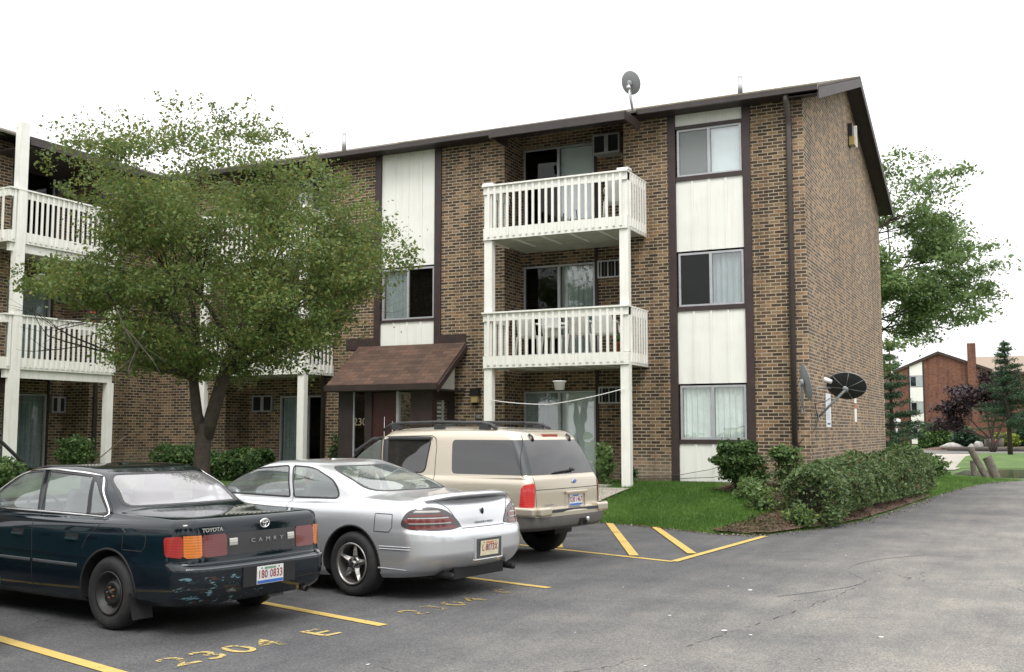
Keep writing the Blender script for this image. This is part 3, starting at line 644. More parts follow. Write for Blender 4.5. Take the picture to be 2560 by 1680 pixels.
def lawn_pt(i,t,v):
    e0,e1=EDGE[i],EDGE[i+1]; n0,n1=INN[i],INN[i+1]
    ex,ey_=lerp(e0[0],e1[0],t),lerp(e0[1],e1[1],t); nx,ny=lerp(n0[0],n1[0],t),lerp(n0[1],n1[1],t)
    y=lerp(ey_,ny,v); hmax=.57 if i<12 else (.57-(i+t-12)*.02 if i<20 else max(.02,.4-(i+t-20)*.13))
    z=-.02+(.035)*min(1,v*20)+hmax*(1-(1-v)**1.55)*min(1,v*3+.25)
    x=lerp(ex,nx,v)
    z+=.02*math.sin(x*2.1+1)*math.sin(y*1.7)*min(1,v*6)*(1 if i<20 else .5)
    return (x,y,z)
q=MB(); NU=8; NV=26; cols=[]
for i in range(len(EDGE)-1):
    for a in range(NU+(1 if i==len(EDGE)-2 else 0)): cols.append([lawn_pt(i,a/NU,(j/NV)**1.3) for j in range(NV+1)])
vs=[p for c_ in cols for p in c_]; fs=[]
for a in range(len(cols)-1):
    for j in range(NV): k=a*(NV+1)+j; fs.append((k,k+NV+1,k+NV+2,k+1))
q.add(vs,fs,M['grass'],True); o=q.build('lawn',fix=True); tag(o,kind='structure')
# grass blades on the parts of the lawn that are in view
def blades(n,rng_i,vmax=1.0,h=.055,vmin=0.0):
    P=[];
    for _ in range(n):
        i=random.choice(rng_i); p=lawn_pt(i,random.random(),vmin+(vmax-vmin)*random.random()); P.append(p)
    P=np.array(P); n=len(P); an=RNG.uniform(0,2*PI,n); hh=RNG.uniform(.5,1.4,n)*h
    d=np.stack([np.cos(an),np.sin(an),np.zeros(n)],1); lean=RNG.normal(size=(n,3))*.35; lean[:,2]=1
    V=np.empty((n,3,3)); V[:,0]=P-d*.006; V[:,1]=P+d*.006; V[:,2]=P+lean*hh[:,None]; return V.reshape(-1,3)
V=np.concatenate([blades(70000,[7,8,9,10,11,12,13]),blades(9000,[14,15]),blades(30000,[18,19,20,21,22],1,.07),blades(9000,[2,3,4,5,6],1,.07,.2)])
o=quads_np('grass',V,[M['grassb']],nper=3); tag(o,kind='stuff')
# mulch bed
q=MB(); mp_=[]
ml=[(-4.95,17.72),(-4.75,17.5),(-4.3,17.52),(-4.0,17.78),(-3.47,19.2),(-3.0,21.3),(-2.77,24),(-2.57,27),(-2.42,29.6),(-3.4,30),(-3.95,28),(-4.05,22.35),(-5.7,22.3),(-5.9,21.2),(-5.1,20.5),(-4.5,20.1),(-4.2,19.2),(-4.45,18.3)]
bm=bmesh.new(); vs=[bm.verts.new((x,y,0)) for x,y in ml]; bm.faces.new(vs); bmesh.ops.triangulate(bm,faces=bm.faces[:]); bmesh.ops.subdivide_edges(bm,edges=bm.edges[:],cuts=5,use_grid_fill=True)
# height of the lawn sampled from its own mesh
from mathutils.bvhtree import BVHTree
LB=BVHTree.FromPolygons([tuple(v.co) for v in bpy.data.objects['lawn'].data.vertices],[tuple(p.vertices) for p in bpy.data.objects['lawn'].data.polygons])
def gz(x,y):
    h=LB.ray_cast(Vector((x,y,5)),Vector((0,0,-1))); return h[0].z if h[0] is not None else 0.0
for v in bm.verts: v.co.z=max(gz(v.co.x,v.co.y),0)+.042+.012*math.sin(v.co.x*9)*math.sin(v.co.y*8)
me=bpy.data.meshes.new('mulch_bed'); 
for f_ in bm.faces: f_.smooth=True
bmesh.ops.recalc_face_normals(bm,faces=bm.faces); bm.to_mesh(me); bm.free(); me.materials.append(M['mulch']); tag(link('mulch_bed',me),kind='structure')
n=12000; P=[]
while len(P)<n:
    x=random.uniform(-6.3,-2.6); y=random.uniform(17.45,22.2) if random.random()<.75 else random.uniform(21,30)
    h=BVHTree.FromObject if False else None
    e=(-4.9+(y-17.5)*.4) if y<19.2 else (-5.7 if y>21 else -4.25-(y-19.2)*.7)
    lim=-4.3 if y<17.55 else (-4.0+(y-17.75)*.36 if y<19.3 else (-3.45+(y-19.3)*.21 if y<21.3 else -3.0+(y-21.3)*.07))
    if x<e or x>lim+random.uniform(-.1,.04): continue
    P.append((x,y,max(gz(x,y),0)+.048+random.uniform(0,.02)))
o=leaves('mulch_chips',np.array(P),.026,[M['mulch'],M['bark'],M['leafR']],[.5,.25,.25],aspect=.35,flat=.9); tag(o,kind='stuff')
# litter and grit gathered along the kerbless asphalt edge
P=[]
for _ in range(2600):
    i=random.choice(range(7,22)); t=random.random(); a=EDGE[i]; b_=EDGE[i+1]; o=abs(random.gauss(0,.16)); P.append((lerp(a[0],b_[0],t)+o*(.9 if i>13 else .2)+random.gauss(0,.03),lerp(a[1],b_[1],t)-o*(.1 if i>13 else .9),.008+random.random()*.006))
o=leaves('edge_litter',np.array(P),.016,[M['mulch'],M['leafR'],M['concrete'],M['grassb']],[.4,.25,.15,.2],aspect=.5,flat=.97); tag(o,kind='stuff')
# yellow paint
def strip(x0,y0,x1,y1,w_,z=.006):
    d=Vector((x1-x0,y1-y0,0)).normalized(); n=Vector((-d.y,d.x,0))*w_/2; a=Vector((x0,y0,z)); b_=Vector((x1,y1,z)); return [a-n,b_-n,b_+n,a+n]
def line(name,segs,m,lab):
    q=MB()
    for s in segs: q.poly(strip(*s),m)
    tag(q.build(name),lab,'parking line',None)
line('stall_line',[(-11.2,6.95,-5.85,5.60,.115)],M['yellow'],'yellow stall line in front of the dark sedan, nearest the camera')
line('stall_line',[(-11.0,9.62,-5.22,7.99,.11)],M['yellow'],'yellow stall line between the dark sedan and the silver coupe')
line('stall_line',[(-10.6,12.20,-4.82,10.67,.10)],M['yellow'],'yellow stall line between the silver coupe and the beige suv')
line('hatch_line',[(-9.6,15.35,-4.30,13.5,.10,.006)],M['yellow'],'yellow line running out from under the beige suv to the hatching corner')
line('hatch_line',[(-4.30,13.5,-3.98,17.35,.11,.010)],M['yellow'],'yellow line closing the hatched area along the drive')
line('hatch_bar',[(-7.1,18.45,-4.97,13.85,.13,.014)],M['yellow'],'thick slanting yellow bar close beside the beige suv')
line('hatch_bar',[(-6.1,18.1,-4.33,14.45,.13,.014)],M['yellow'],'thick slanting yellow bar nearer the mulch bed')
line('hatch_bar',[(-8.3,18.5,-6.3,14.3,.13,.014)],M['yellow'],'thick slanting yellow bar mostly hidden behind the rear wheel of the suv')
def stencil(txt,p0,p1,h,m,lab,z=.006):
    p0=Vector((*p0,z)); p1=Vector((*p1,z)); d=(p1-p0); ln=d.length; d.normalize(); up=Vector((-d.y,d.x,0))
    T=Matrix(((d.x,up.x,0,0),(d.y,up.y,0,0),(0,0,1,0),(0,0,0,1))); root=None
    k=len(txt); st=ln/(k-1)
    for i,ch in enumerate(txt):
        if ch==' ': continue
        me=text_mesh(ch,h,m,0,T,sx=1.05,off=.004)
        me.transform(Matrix.Translation(p0+d*st*i)); 
        if root is None: root=empty('stall_number',tuple(p0),0,lab,'pavement number')
        # stencil bridges are cut as separate slits of bare asphalt
        link('painted_digit',me,root)
stencil('2304 E',(-5.78,6.08),(-5.50,7.46),.46,M['yellow2'],'stencilled yellow 2304 E on the asphalt behind the dark sedan')
stencil('2304 F',(-5.32,8.68),(-5.09,10.20),.42,M['yellow3'],'worn yellow stencilled number 2304 F behind the silver coupe')
stencil('2304',(-5.03,11.54),(-4.75,12.78),.40,linepaint('ghost_paint',.57,(.3,.23,.1)),'almost erased yellow stencilled number behind the beige suv')
q=MB(); rr=random.Random(5)
for k in range(46):
    x=rr.uniform(-4.5,1.5); y=rr.uniform(5.5,24); s=rr.uniform(.006,.02); a=[]
    for j in range(6): t=2*PI*j/6; a.append((x+math.cos(t)*s*rr.uniform(.5,1.4)*.8,y+math.sin(t)*s*rr.uniform(.6,1.8),.005))
    q.poly(a,M['whitesp'])
for (x,y,s) in ((-2.45,9.1,.028),(-2.2,9.0,.018),(-1.95,7.35,.025),(-3.1,9.6,.02),(-1.2,9.4,.03),(-.9,7.9,.018),(-2.8,11.5,.03)):
    q.poly([(x+math.cos(2*PI*j/7)*s*rr.uniform(.5,1.2),y+math.sin(2*PI*j/7)*s*rr.uniform(.6,1.5),.005) for j in range(7)],M['whitesp'])
tag(q.build('bird_droppings'),kind='stuff')
q=MB(); tm=mat('tyre_mark',(.128,.127,.126),.9,var=.25)
P_=[(-2.45,11.2),(-2.15,11.69),(-1.88,12.24),(-1.80,12.83),(-2.08,13.55),(-2.12,14.21),(-1.9,15.0),(-1.4,15.8)]
for i in range(len(P_)-1):
    for k in range(5):
        def cr_(t,i=i):
            p0,p1,p2,p3=[Vector(P_[min(max(i+d,0),len(P_)-1)]) for d in (-1,0,1,2)]
            return .5*((2*p1)+(p2-p0)*t+(2*p0-5*p1+4*p2-p3)*t*t+(3*p1-p0-3*p2+p3)*t**3)
        a=cr_(k/5); b_=cr_((k+1.02)/5); q.poly(strip(a.x,a.y,b_.x,b_.y,.022,.0035),tm)
tag(q.build('tyre_mark'),kind='structure')
# long cracks in the old asphalt
q=MB(); cm=mat('crack_fill',(.03,.026,.022),.9,var=.3)
def crack(pts,w_=.012):
    P=[]
    for i in range(len(pts)-1):
        for k in range(14):
            t=k/14; P.append(Vector((lerp(pts[i][0],pts[i+1][0],t)+rr.gauss(0,.015),lerp(pts[i][1],pts[i+1][1],t)+rr.gauss(0,.015),.004)))
    for a,b_ in zip(P,P[1:]):
        if rr.random()<.4: continue
        d=(b_-a).normalized(); n=Vector((-d.y,d.x,0))*w_*rr.uniform(.3,.8); q.poly([a-n,b_-n,b_+n,a+n],cm)
crack([(-2.55,8.3),(-2.25,9.6),(-1.9,11.4),(-1.75,13.2)],.006); crack([(-.75,6.25),(-.5,7.6),(.1,8.6),(.6,9.9)],.009); crack([(-.25,6.0),(.2,6.5)],.03)
tag(q.build('asphalt_crack'),kind='structure')
# sidewalk in front of the recess
q=MB(); 
def ribbon(pts,w_,dz,m):
    L_=[];R_=[]
    for i,p in enumerate(pts):
        a=Vector(pts[max(i-1,0)]);b_=Vector(pts[min(i+1,len(pts)-1)]); d=(b_-a).normalized(); n=Vector((-d.y,d.x))*w_/2
        L_.append((p[0]+n.x,p[1]+n.y)); R_.append((p[0]-n.x,p[1]-n.y))
    vs=[]
    for l,r_ in zip(L_,R_):
        for k in range(5): x=lerp(l[0],r_[0],k/4); y=lerp(l[1],r_[1],k/4); vs.append((x,y,gz(x,y)+dz))
    q.add(vs,[(i*5+k,i*5+k+1,i*5+k+6,i*5+k+5) for i in range(len(pts)-1) for k in range(4)],m,True)
ribbon([(-7.7,20.3),(-8.6,20.5),(-9.6,20.5),(-11,20.2),(-13,19.7),(-14.5,19.0),(-15.5,17.5),(-16,15),(-16.2,10),(-16.3,4),(-16.3,-6)],1.15,.05,M['concrete'])
o=q.build('sidewalk',fix=True); tag(o,kind='structure')
# far side of the drive: pond, bank, path, road, island
def flat(name,pts,z,m,kind='structure'):
    q=MB(); q.poly([(x,y,z) for x,y in pts],m); o=q.build(name)
    bm=bmesh.new(); bm.from_mesh(o.data); 
    for f_ in bm.faces:
        if f_.normal.z<0: f_.normal_flip()
    bm.to_mesh(o.data); bm.free(); return tag(o,kind=kind)
flat('pond',[(-2.9,46),(-2.75,50.5),(-1,53),(10,54),(30,52),(30,44),(6,43.5),(.5,43),(-1.6,43.6)],-.018,M['water'])
q=MB(); bank=[(-3.3,53),(-1,54.2),(10,55),(40,54)]; bank2=[(-3.3,84),(-1,86),(10,88),(40,88)]
vs=[(x,y,-.015) for x,y in bank]+[(lerp(a[0],b_[0],.3),lerp(a[1],b_[1],.3),.35) for a,b_ in zip(bank,bank2)]+[(x,y,.1) for x,y in bank2]
q.add(vs,[(i,i+1,i+5,i+4) for i in (0,1,2,4,5,6)],M['grass'],True); tag(q.build('grass_bank',fix=True),kind='structure')
flat('footpath',[(-4.6,50),(-3.15,50.5),(-3.05,53),(-3.3,60),(-3.4,72),(-3.0,86),(-9,86),(-8,70),(-6,58)],.004,M['concrete'])
flat('far_road',[(-60,86.5),(60,88.5),(60,100),(-1,104),(-60,100)],.008,mat('old_asphalt',(.16,.155,.15),.9,scale=2))
q=MB(); q.lathe([(0.01,.45),(3.5,.38),(5.2,.2),(5.9,.004)],M['mulch'],24,lambda x,y,z:(x*.9-3.6,y*.45+101,z)); tag(q.build('planting_island'),kind='structure')
def rockset(lst):
    for k,(x,y,s,lab) in enumerate(lst):
        q=MB(); q.blob((0,0,0),s,M['rock'],seed=k+3,amp=.22); o=q.build('rock'); o.location=(x,y,s[2]*.5+.2); tag(o,lab,'rock','rocks on the planting island')
rockset([(-6.3,99.5,(.95,.45,.33),'long low grey rock at the left end of the planting island'),(-4.75,99.2,(.32,.3,.25),'small grey rock left of the pale boulder on the island'),(-4.1,98.8,(.42,.35,.42),'pale boulder in the middle of the planting island')])
q=MB(); q.tube([(-6.6,98.0,.15),(-3.5,97.6,.18),(0,97.6,.16)],.2,M['log'],8); tag(q.build('timber_edging'),'long pale timber lying along the front of the planting island','timber')
q=MB(); q.tube([(0,0,0),(0,0,.5)],.1,M['red'],10); q.blob((0,0,.55),(.13,.13,.12),M['red'],1,amp=.02); q.tube([(-.2,0,.35),(.2,0,.35)],.06,M['red'],8); o=q.build('fire_hydrant'); o.location=(-2.8,98.9,.25); o.scale=(1.0,1.0,1.0); tag(o,'red hydrant standing at the right end of the planting island','hydrant')
def log(base,top,r_,lab,cut=0):
    q=MB(); b_=Vector(base); t=Vector(top); n=14; ring=12; d=(t-b_); vs=[];fs=[]
    for i in range(n+1):
        c=b_+d*(i/n)
        for j in range(ring):
            a=2*PI*j/ring; rad=r_*(1+.07*math.sin(3*a+i*.4))
            p=c+Vector((math.cos(a)*rad,math.sin(a)*rad,(cut*math.cos(a)*rad if i==n else 0))); vs.append(p)
    for i in range(n):
        for j in range(ring): a=i*ring+j;bb=i*ring+(j+1)%ring; fs.append((a,bb,bb+ring,a+ring))
    fs.append(tuple(n*ring+j for j in range(ring))); q.add(vs,fs,M['log'],True); tag(q.build('log_post'),lab,'post','weathered log posts at the pond edge')
log((-2.12,45.2,-.05),(-2.14,45.2,.56),.10,'short upright log post, leftmost of the three by the pond')
log((-1.62,43.5,-.05),(-2.12,43.5,1.06),.13,'tall log post leaning left by the pond',.5)
log((-1.24,42.6,-.05),(-1.52,42.6,.76),.17,'thick log post with a slanted top, rightmost by the pond',.5)
for k,(x,lab) in enumerate(((-3.45,'low stump on the island left of the hydrant'),(-2.5,'low stump on the island right of the hydrant'))):
    q=MB(); q.tube([(x,98.6,.1),(x+.05,98.6,1.1)],.3,M['log'],9); tag(q.build('stump'),lab,'stump')

# ---------------------------------------------------------------- far red building
FY=140; FB=empty('red_apartment_building',(-8,FY,0),0,'distant red brick apartment building with a gable, a chimney and a column of windows','apartment building')
q=MB(); rb=M['redbrick']; xl,xr,xp=-14.9,-4.6,-10.1
q.prism([(xl,FY,-.5),(xr,FY,-.5),(xr,FY,9.3),(xp,FY,11.3),(xl,FY,9.4)],(0,26,0),rb); q.box(xr,FY+6,-.5,30,FY+24,9.0,rb); q.build('wall',FB)
q=MB(); q.prism([(xl-.6,FY-.3,9.25),(xp,FY-.3,11.55),(xp,FY-.3,11.25),(xl-.6,FY-.3,8.95)],(0,27,0),M['shinglet']); q.prism([(xp,FY-.3,11.55),(xr+.6,FY-.3,9.15),(xr+.6,FY-.3,8.85),(xp,FY-.3,11.25)],(0,27,0),M['shinglet'])
q.prism([(xr-2.0,FY+5.4,8.95),(xr-2,FY+15,11.5),(30,FY+15,11.5),(30,FY+5.4,8.95)],(0,0,.2),M['shinglet']); q.build('roof',FB)
q=MB(); q.prism([(xl-.6,FY-.36,9.27),(xp,FY-.36,11.57),(xp,FY-.36,11.3),(xl-.6,FY-.36,9.0)],(0,.05,0),M['brown']); q.prism([(xp,FY-.36,11.57),(xr+.6,FY-.36,9.17),(xr+.6,FY-.36,8.9),(xp,FY-.36,11.3)],(0,.05,0),M['brown']); q.box(xr-.0,FY+5.3,8.7,30,FY+5.36,9.0,M['brown']); q.build('fascia',FB)
q=MB(); q.box(-6.75,FY-.7,-.3,-5.8,FY-.02,12.4,rb); q.build('chimney',FB)
x0,x1=-13.5,-12.0
q=MB(); q.box(x0-.16,FY-.06,0,x0-.02,FY-.01,9.85,M['brown']); q.box(x1+.02,FY-.06,0,x1+.2,FY-.01,10.5,M['brown']); q.build('pilaster',FB)
for k in range(3):
    z=.7+3.25*k
    q=MB(); q.prism([(x0,FY-.05,z+1.4),(x1,FY-.05,z+1.4),(x1,FY-.05,z+3.2 if k<2 else 10.35),(x0,FY-.05,z+3.2 if k<2 else 9.75)],(0,.03,0),M['whitep']); q.build('white_panel',FB)
    q=MB(); q.box(x0,FY-.05,z,x1,FY-.02,z+1.35,M['alu']); wdo=q.build('window',FB); q=MB(); q.box(x0+.1,FY-.06,z+.1,(x0+x1)/2-.04,FY-.052,z+1.25,M['glassf']if 'glassf' in M else M['glassd']); q.box((x0+x1)/2+.04,FY-.06,z+.1,x1-.1,FY-.052,z+1.25,M['curtaing']); q.build('pane',wdo)
q=MB(); q.box(x0,FY-.05,.1,x1,FY-.02,.68,M['whitep']); q.build('white_panel',FB)
for xx in (.3,4.2,8.4,12.2):
    q=MB(); q.box(xx,FY+5.9,.2,xx+1.3,FY+5.96,7.9,M['whitep']); o=q.build('white_panel',FB); 
    for k in range(3):
        q=MB(); q.box(xx+.02,FY+5.84,1.2+2.93*k,xx+1.28,FY+5.88,2.5+2.93*k,M['curtaing']); q.build('window',FB)
# second far block seen past the gable wall
F2=empty('far_apartment_block',(-17,118,0),0,'distant red block with white panels glimpsed behind the dark evergreen','apartment building')
q=MB(); q.box(-30,118,-.5,-14.0,132,8.2,rb); q.build('wall',F2)
for k in range(3):
    q=MB(); q.box(-14.9,117.9,1.4+2.7*k,-13.98,117.97,2.9+2.7*k,M['whitep']); q.build('white_panel',F2)
q=MB(); q.tube([(-10.0,92,0),(-10.0,92,2.3)],.09,M['steel'],8); o=q.build('lamp_post'); tag(o,'thin pale lamp post beneath the dark evergreen','lamp post'); q=MB(); q.blob((-10.0,92,2.5),(.35,.35,.25),M['wplastic'],2,amp=.02); q.build('lamp_globe',o)

# ---------------------------------------------------------------- planting
def shell_points(n,c,r,ragged=.25,top=.0):
    d=RNG.normal(size=(n,3)); d/=np.linalg.norm(d,axis=1)[:,None]; k=RNG.uniform(0,1,n)**.33*(1-ragged)+ragged*RNG.uniform(0,1.15,n)
    lump=1+.16*np.sin(d[:,0]*6+c[0])*np.sin(d[:,1]*5+c[1]*3)+.12*np.sin(d[:,2]*8+c[0]*2)
    return np.array(c)+d*np.array(r)*(k*lump)[:,None]
def hedge(name,pts,w0,h,n,size,mats,probs,lab,cat,core=True,h_end=None,gr=None):
    e=empty(name,(pts[0][0],pts[0][1],0),0,lab,cat,gr)
    P=[]; segs=[(Vector(a),Vector(b_)) for a,b_ in zip(pts,pts[1:])]; LT=sum((b_-a).length for a,b_ in segs)
    for _ in range(n):
        t=random.random()*LT; u=t
        for a,b_ in segs:
            l=(b_-a).length
            if t<=l: break
            t-=l
        d=(b_-a).normalized(); nrm=Vector((-d.y,d.x)); c=a+d*t
        g=gz(c.x,c.y); face=random.random(); bumpy=.07*math.sin(u*2.3)+.05*math.sin(u*5.1+1)
        if face<.42: off=w0/2*(1+random.gauss(0,.10))*random.choice((1,-1)); z=random.uniform(0,1)**.9*h
        elif face<.78: off=random.uniform(-1,1)*w0/2; z=h+random.gauss(0,.035)
        else: off=random.uniform(-1,1)*w0/2*.95; z=random.uniform(.05,1)*h
        sh=1-.25*(abs(off)/(w0/2))**3*(z/h)**4
        sh*= .82+.18*min(1,(z/h)*2.2)
        en=min(u,LT-u); en=min(1,en/.45); rnd=(.72+.28*en**.5)
        p=c+nrm*(off*rnd*(.9+.1*math.sin(u*3.1)))
        if math.sin(u*7.3+z*5)*math.sin(z*9+off*6+u*2.7)+.35*math.sin(u*19+z*17)>.62 and random.random()<.8: continue
        if u<2.2 and random.random()<.35*(1-u/2.2): continue
        P.append((p.x+random.gauss(0,.02),p.y+random.gauss(0,.02),g+z*sh*(rnd*.12+.88)+bumpy*(z/h)))
    leaves('foliage',np.array(P),size,mats,probs,e,flat=.25)
    if core:
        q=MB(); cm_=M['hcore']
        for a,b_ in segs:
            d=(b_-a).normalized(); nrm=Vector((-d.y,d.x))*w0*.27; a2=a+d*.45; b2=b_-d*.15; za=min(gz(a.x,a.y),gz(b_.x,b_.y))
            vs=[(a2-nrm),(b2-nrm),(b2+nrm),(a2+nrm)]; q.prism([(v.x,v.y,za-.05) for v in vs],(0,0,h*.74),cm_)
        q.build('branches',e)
    return e
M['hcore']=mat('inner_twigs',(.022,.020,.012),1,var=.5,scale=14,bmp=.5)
hedge('clipped_hedge',[(-3.66,19.15),(-3.36,22.5),(-3.08,26),(-2.86,30.5)],.92,.88,72000,.033,[M['leafH'],M['leafC'],M['leafS'],M['leafR']],[.74,.13,.10,.03],'long clipped box hedge along the drive beside the gable wall','hedge')
def shrub(name,c,r,n,size,mats,probs,lab,cat='shrub',stems=5,gr=None,z=None,ragged=.25):
    g=gz(c[0],c[1]) if z is None else z
    e=empty(name,(c[0],c[1],g),0,lab,cat,gr); P=shell_points(n,(c[0],c[1],g+c[2]),r,ragged); P=P[P[:,2]>g+.02]
    leaves('foliage',P,size,mats,probs,e,flat=.3); q=MB(); rr=random.Random(int(c[0]*10+c[1]))
    for k in range(stems):
        a=rr.uniform(0,2*PI); q.tube([(c[0]+.04*math.cos(a),c[1]+.04*math.sin(a),g-.02),(c[0]+r[0]*.3*math.cos(a),c[1]+r[1]*.3*math.sin(a),g+c[2]*.6),(c[0]+r[0]*.6*math.cos(a),c[1]+r[1]*.6*math.sin(a),g+c[2]+r[2]*.3)],[.02,.015,.006],M['bark'],6)
    q.build('stem',e); return e
shrub('round_shrub',(-5.26,20.7,.70),(.50,.44,.38),7500,.038,[M['leafS'],M['leafH']],[.8,.2],'rounded leafy green shrub in front of the right white panel',stems=8,ragged=.35)
P=shell_points(3600,(-5.05,20.8,gz(-5.1,20.7)+.36),(.42,.38,.34),.45); leaves('foliage',P,.036,[M['leafS'],M['leafH'],M['leafR']],[.7,.2,.1],bpy.data.objects['round_shrub'],flat=.3)
shrub('vine_shrub',(-4.5,21.5,.72),(.34,.25,.2),900,.042,[M['leafC'],M['leafS']],[.6,.4],'light green straggly plant between the round shrub and the downpipe',stems=5,ragged=.5)
P=shell_points(900,(-4.45,21.5,gz(-4.7,21.4)+.35),(.3,.25,.35),.6); leaves('foliage',P,.035,[M['leafC'],M['leafH']],[.6,.4],bpy.data.objects['vine_shrub'],flat=.3)
for k,(x,y,h,lab) in enumerate(((-4.45,19.3,.35,'low weedy plant in the mulch at the hedge foot'),(-4.9,20.2,.3,'small weed in the soil under the round shrub'),(-3.72,18.95,.28,'grassy tuft at the kerb end of the hedge'))):
    shrub('weed',(x,y,h*.5),(.3,.28,h),1100,.034,[M['leafC'],M['leafH'],M['leafY']],[.6,.35,.05],lab,'weed',3,'weeds in the mulch bed',ragged=.6)
shrub('leafy_plant',(-8.4,21.6,.45),(.25,.2,.5),700,.05,[M['leafC']],None,'green plant at the foot of the wall left of the tall white post','plant',3,ragged=.5)
shrub('leafy_plant',(-7.95,21.9,.18),(.2,.2,.22),450,.04,[M['leafS']],None,'low green plant at the wall base right behind the white post','plant',3,ragged=.5)
shrub('leafy_plant',(-10.35,18.7,.4),(.3,.3,.7),100,.05,[M['leafC']],None,'small plant hidden behind the beige suv','plant',3,ragged=.5)
hedge('low_hedge',[(-20.3,20.4),(-16.9,20.6)],.9,.7,16000,.04,[M['leafS'],M['leafH']],[.7,.3],'low dark hedge under the balcony behind the forked tree trunk','hedge')
shrub('courtyard_shrub',(-20.9,18.3,.62),(.42,.5,.42),3200,.035,[M['leafS'],M['leafC']],[.6,.4],'feathery shrub below the left wing balcony beside the patio door',ragged=.5)
shrub('courtyard_shrub',(-19.6,15.3,.3),(.45,.45,.38),2200,.04,[M['leafC'],M['leafS']],[.6,.4],'bright green shrub at the foot of the tall white corner post',ragged=.5)
shrub('courtyard_shrub',(-15.55,21.6,.5),(.22,.2,.6),600,.04,[M['leafS']],None,'dark climbing shrub at the left side of the entrance',ragged=.5)
shrub('gable_shrub',(-3.75,34.8,.42),(.7,1.1,.55),5500,.05,[M['leafS'],M['leafY'],M['leafC']],[.6,.05,.35],'loose green shrub at the far end of the gable wall',ragged=.4)
shrub('gable_shrub',(-3.3,38.3,.35),(.75,1.0,.45),4500,.05,[M['leafC'],M['leafS']],[.5,.5],'yellowish green shrub beyond the far corner of the wall',ragged=.4)
# distant round bushes
for k,(x,y,s,lab) in enumerate(((-9.35,112,1.0,'clipped round bush, leftmost of the row before the red building'),(-8.1,112,1.0,'clipped round bush, second of the row before the red building'),(-6.0,110,1.1,'clipped square bush right of the two round ones'))):
    shrub('clipped_bush',(x,y,1.0),(s,s,1.15),4200,.13,[M['leafS'],M['leafC']],[.6,.4],lab,'bush',2,'clipped bushes before the red building',z=0,ragged=.12)
shrub('dark_bush',(-5.35,100,.9),(1.1,1,.8),3000,.12,[M['leafE']],None,'spreading dark green bush on the planting island','bush',2,z=.2,ragged=.4)
shrub('lime_bush',(-2.1,100.5,.7),(1.2,1.1,.75),5000,.12,[M['leafY']],None,'yellow green mounded bush near the hydrant','bush',2,z=.1,ragged=.2)
hedge('far_hedge',[(-5.2,104),(5,104)],2.2,1.1,7000,.13,[M['leafS'],M['leafE']],[.5,.5],'low dark hedge behind the planting island','hedge')
shrub('dark_bush',(-.4,102.5,1.2),(1.4,1.3,1.2),5000,.14,[M['leafE'],M['leafS']],[.7,.3],'dark clipped bush at the right edge of the photo','bush',2,z=0,ragged=.15)

# ---------------------------------------------------------------- trees
def branchy(q,p,d,ln,r_,lv,rr,m,tips,spread=.55,up=.12,nseg=4,kids=(2,3)):
    pts=[p.copy()]; rs=[r_]; dd=d.copy()
    for i in range(nseg):
        dd=(dd+Vector((rr.gauss(0,.13),rr.gauss(0,.13),rr.gauss(0,.09)+up*.3))).normalized(); p=p+dd*(ln/nseg); pts.append(p.copy()); rs.append(r_*(1-.45*(i+1)/nseg))
    q.tube(pts,rs,m,7 if r_>.03 else 4,cap=False)
    if lv<=1: tips.append((pts[-1],dd)); tips.append((pts[-2],dd))
    if lv==0: return
    for k in range(rr.randint(*kids)):
        a=rr.uniform(0,2*PI); o=dd.orthogonal().normalized(); o=Matrix.Rotation(a,3,dd)@o; nd=(dd+o*spread*rr.uniform(.6,1.3)+Vector((0,0,up))).normalized()
        j=rr.randint(nseg//2,nseg); branchy(q,pts[j],nd,ln*rr.uniform(.62,.85),rs[j]*.66,lv-1,rr,m,tips,spread,up,nseg,kids)
# the courtyard tree
rr=random.Random(21); T0=Vector((-13.4,14.55,.30)); LR=Vector((.896,.443,0)); FW=Vector((-.443,.896,0))
tr=empty('courtyard_tree',tuple(T0),0,'broad leafy tree with a forked trunk in front of the left balconies','tree')
def tp(l,z,f=0): p=T0+LR*l+FW*f; return Vector((p.x,p.y,z))
q=MB(); tips=[]
q.tube([tp(.02,.2),tp(.0,.6),tp(-.02,1.1),tp(0,1.6),tp(.02,1.85)],[.20,.165,.15,.145,.11],M['bark'],12)
q.tube([tp(-.01,1.6),tp(-.12,2.0),tp(-.2,2.6),tp(-.15,3.2)],[.12,.10,.085,.075],M['bark'],10)
q.tube([tp(.05,1.6),tp(.16,2.05),tp(.34,2.7),tp(.5,3.2)],[.13,.125,.115,.10],M['bark'],10)
q.build('trunk',tr); q=MB()
blobs=[]
def crown_r(phi): return 1
mains=[(tp(-.15,3.2),(-1.5,.2,1.4),.07),(tp(-.15,3.2),(-.5,-.6,1.9),.06),(tp(-.2,2.7),(-1.9,.5,.7),.055),(tp(-.18,2.9),(-1.0,-1.2,1.0),.055),
 (tp(.5,3.2),(1.6,.3,1.3),.075),(tp(.5,3.2),(.5,.5,2.0),.07),(tp(.45,3.0),(1.9,-.5,.75),.06),(tp(.4,2.9),(.9,1.2,1.0),.055),(tp(.4,2.9),(1.2,-1.2,.9),.055),(tp(-.2,2.8),(-.8,1.3,1.0),.055),(tp(.5,3.2),(0,-.7,1.9),.055),(tp(-.15,2.6),(-1.5,-.7,.9),.045),(tp(.35,2.7),(1.3,.8,.95),.045),(tp(.35,2.8),(1.6,.1,1.0),.045)]
for (p,(l,f,z),r_) in mains:
    d=(LR*l+FW*f+Vector((0,0,z))).normalized(); branchy(q,p,d,1.5,r_,3,rr,M['bark'],tips,.62,.10,4,(2,3))
QB=q
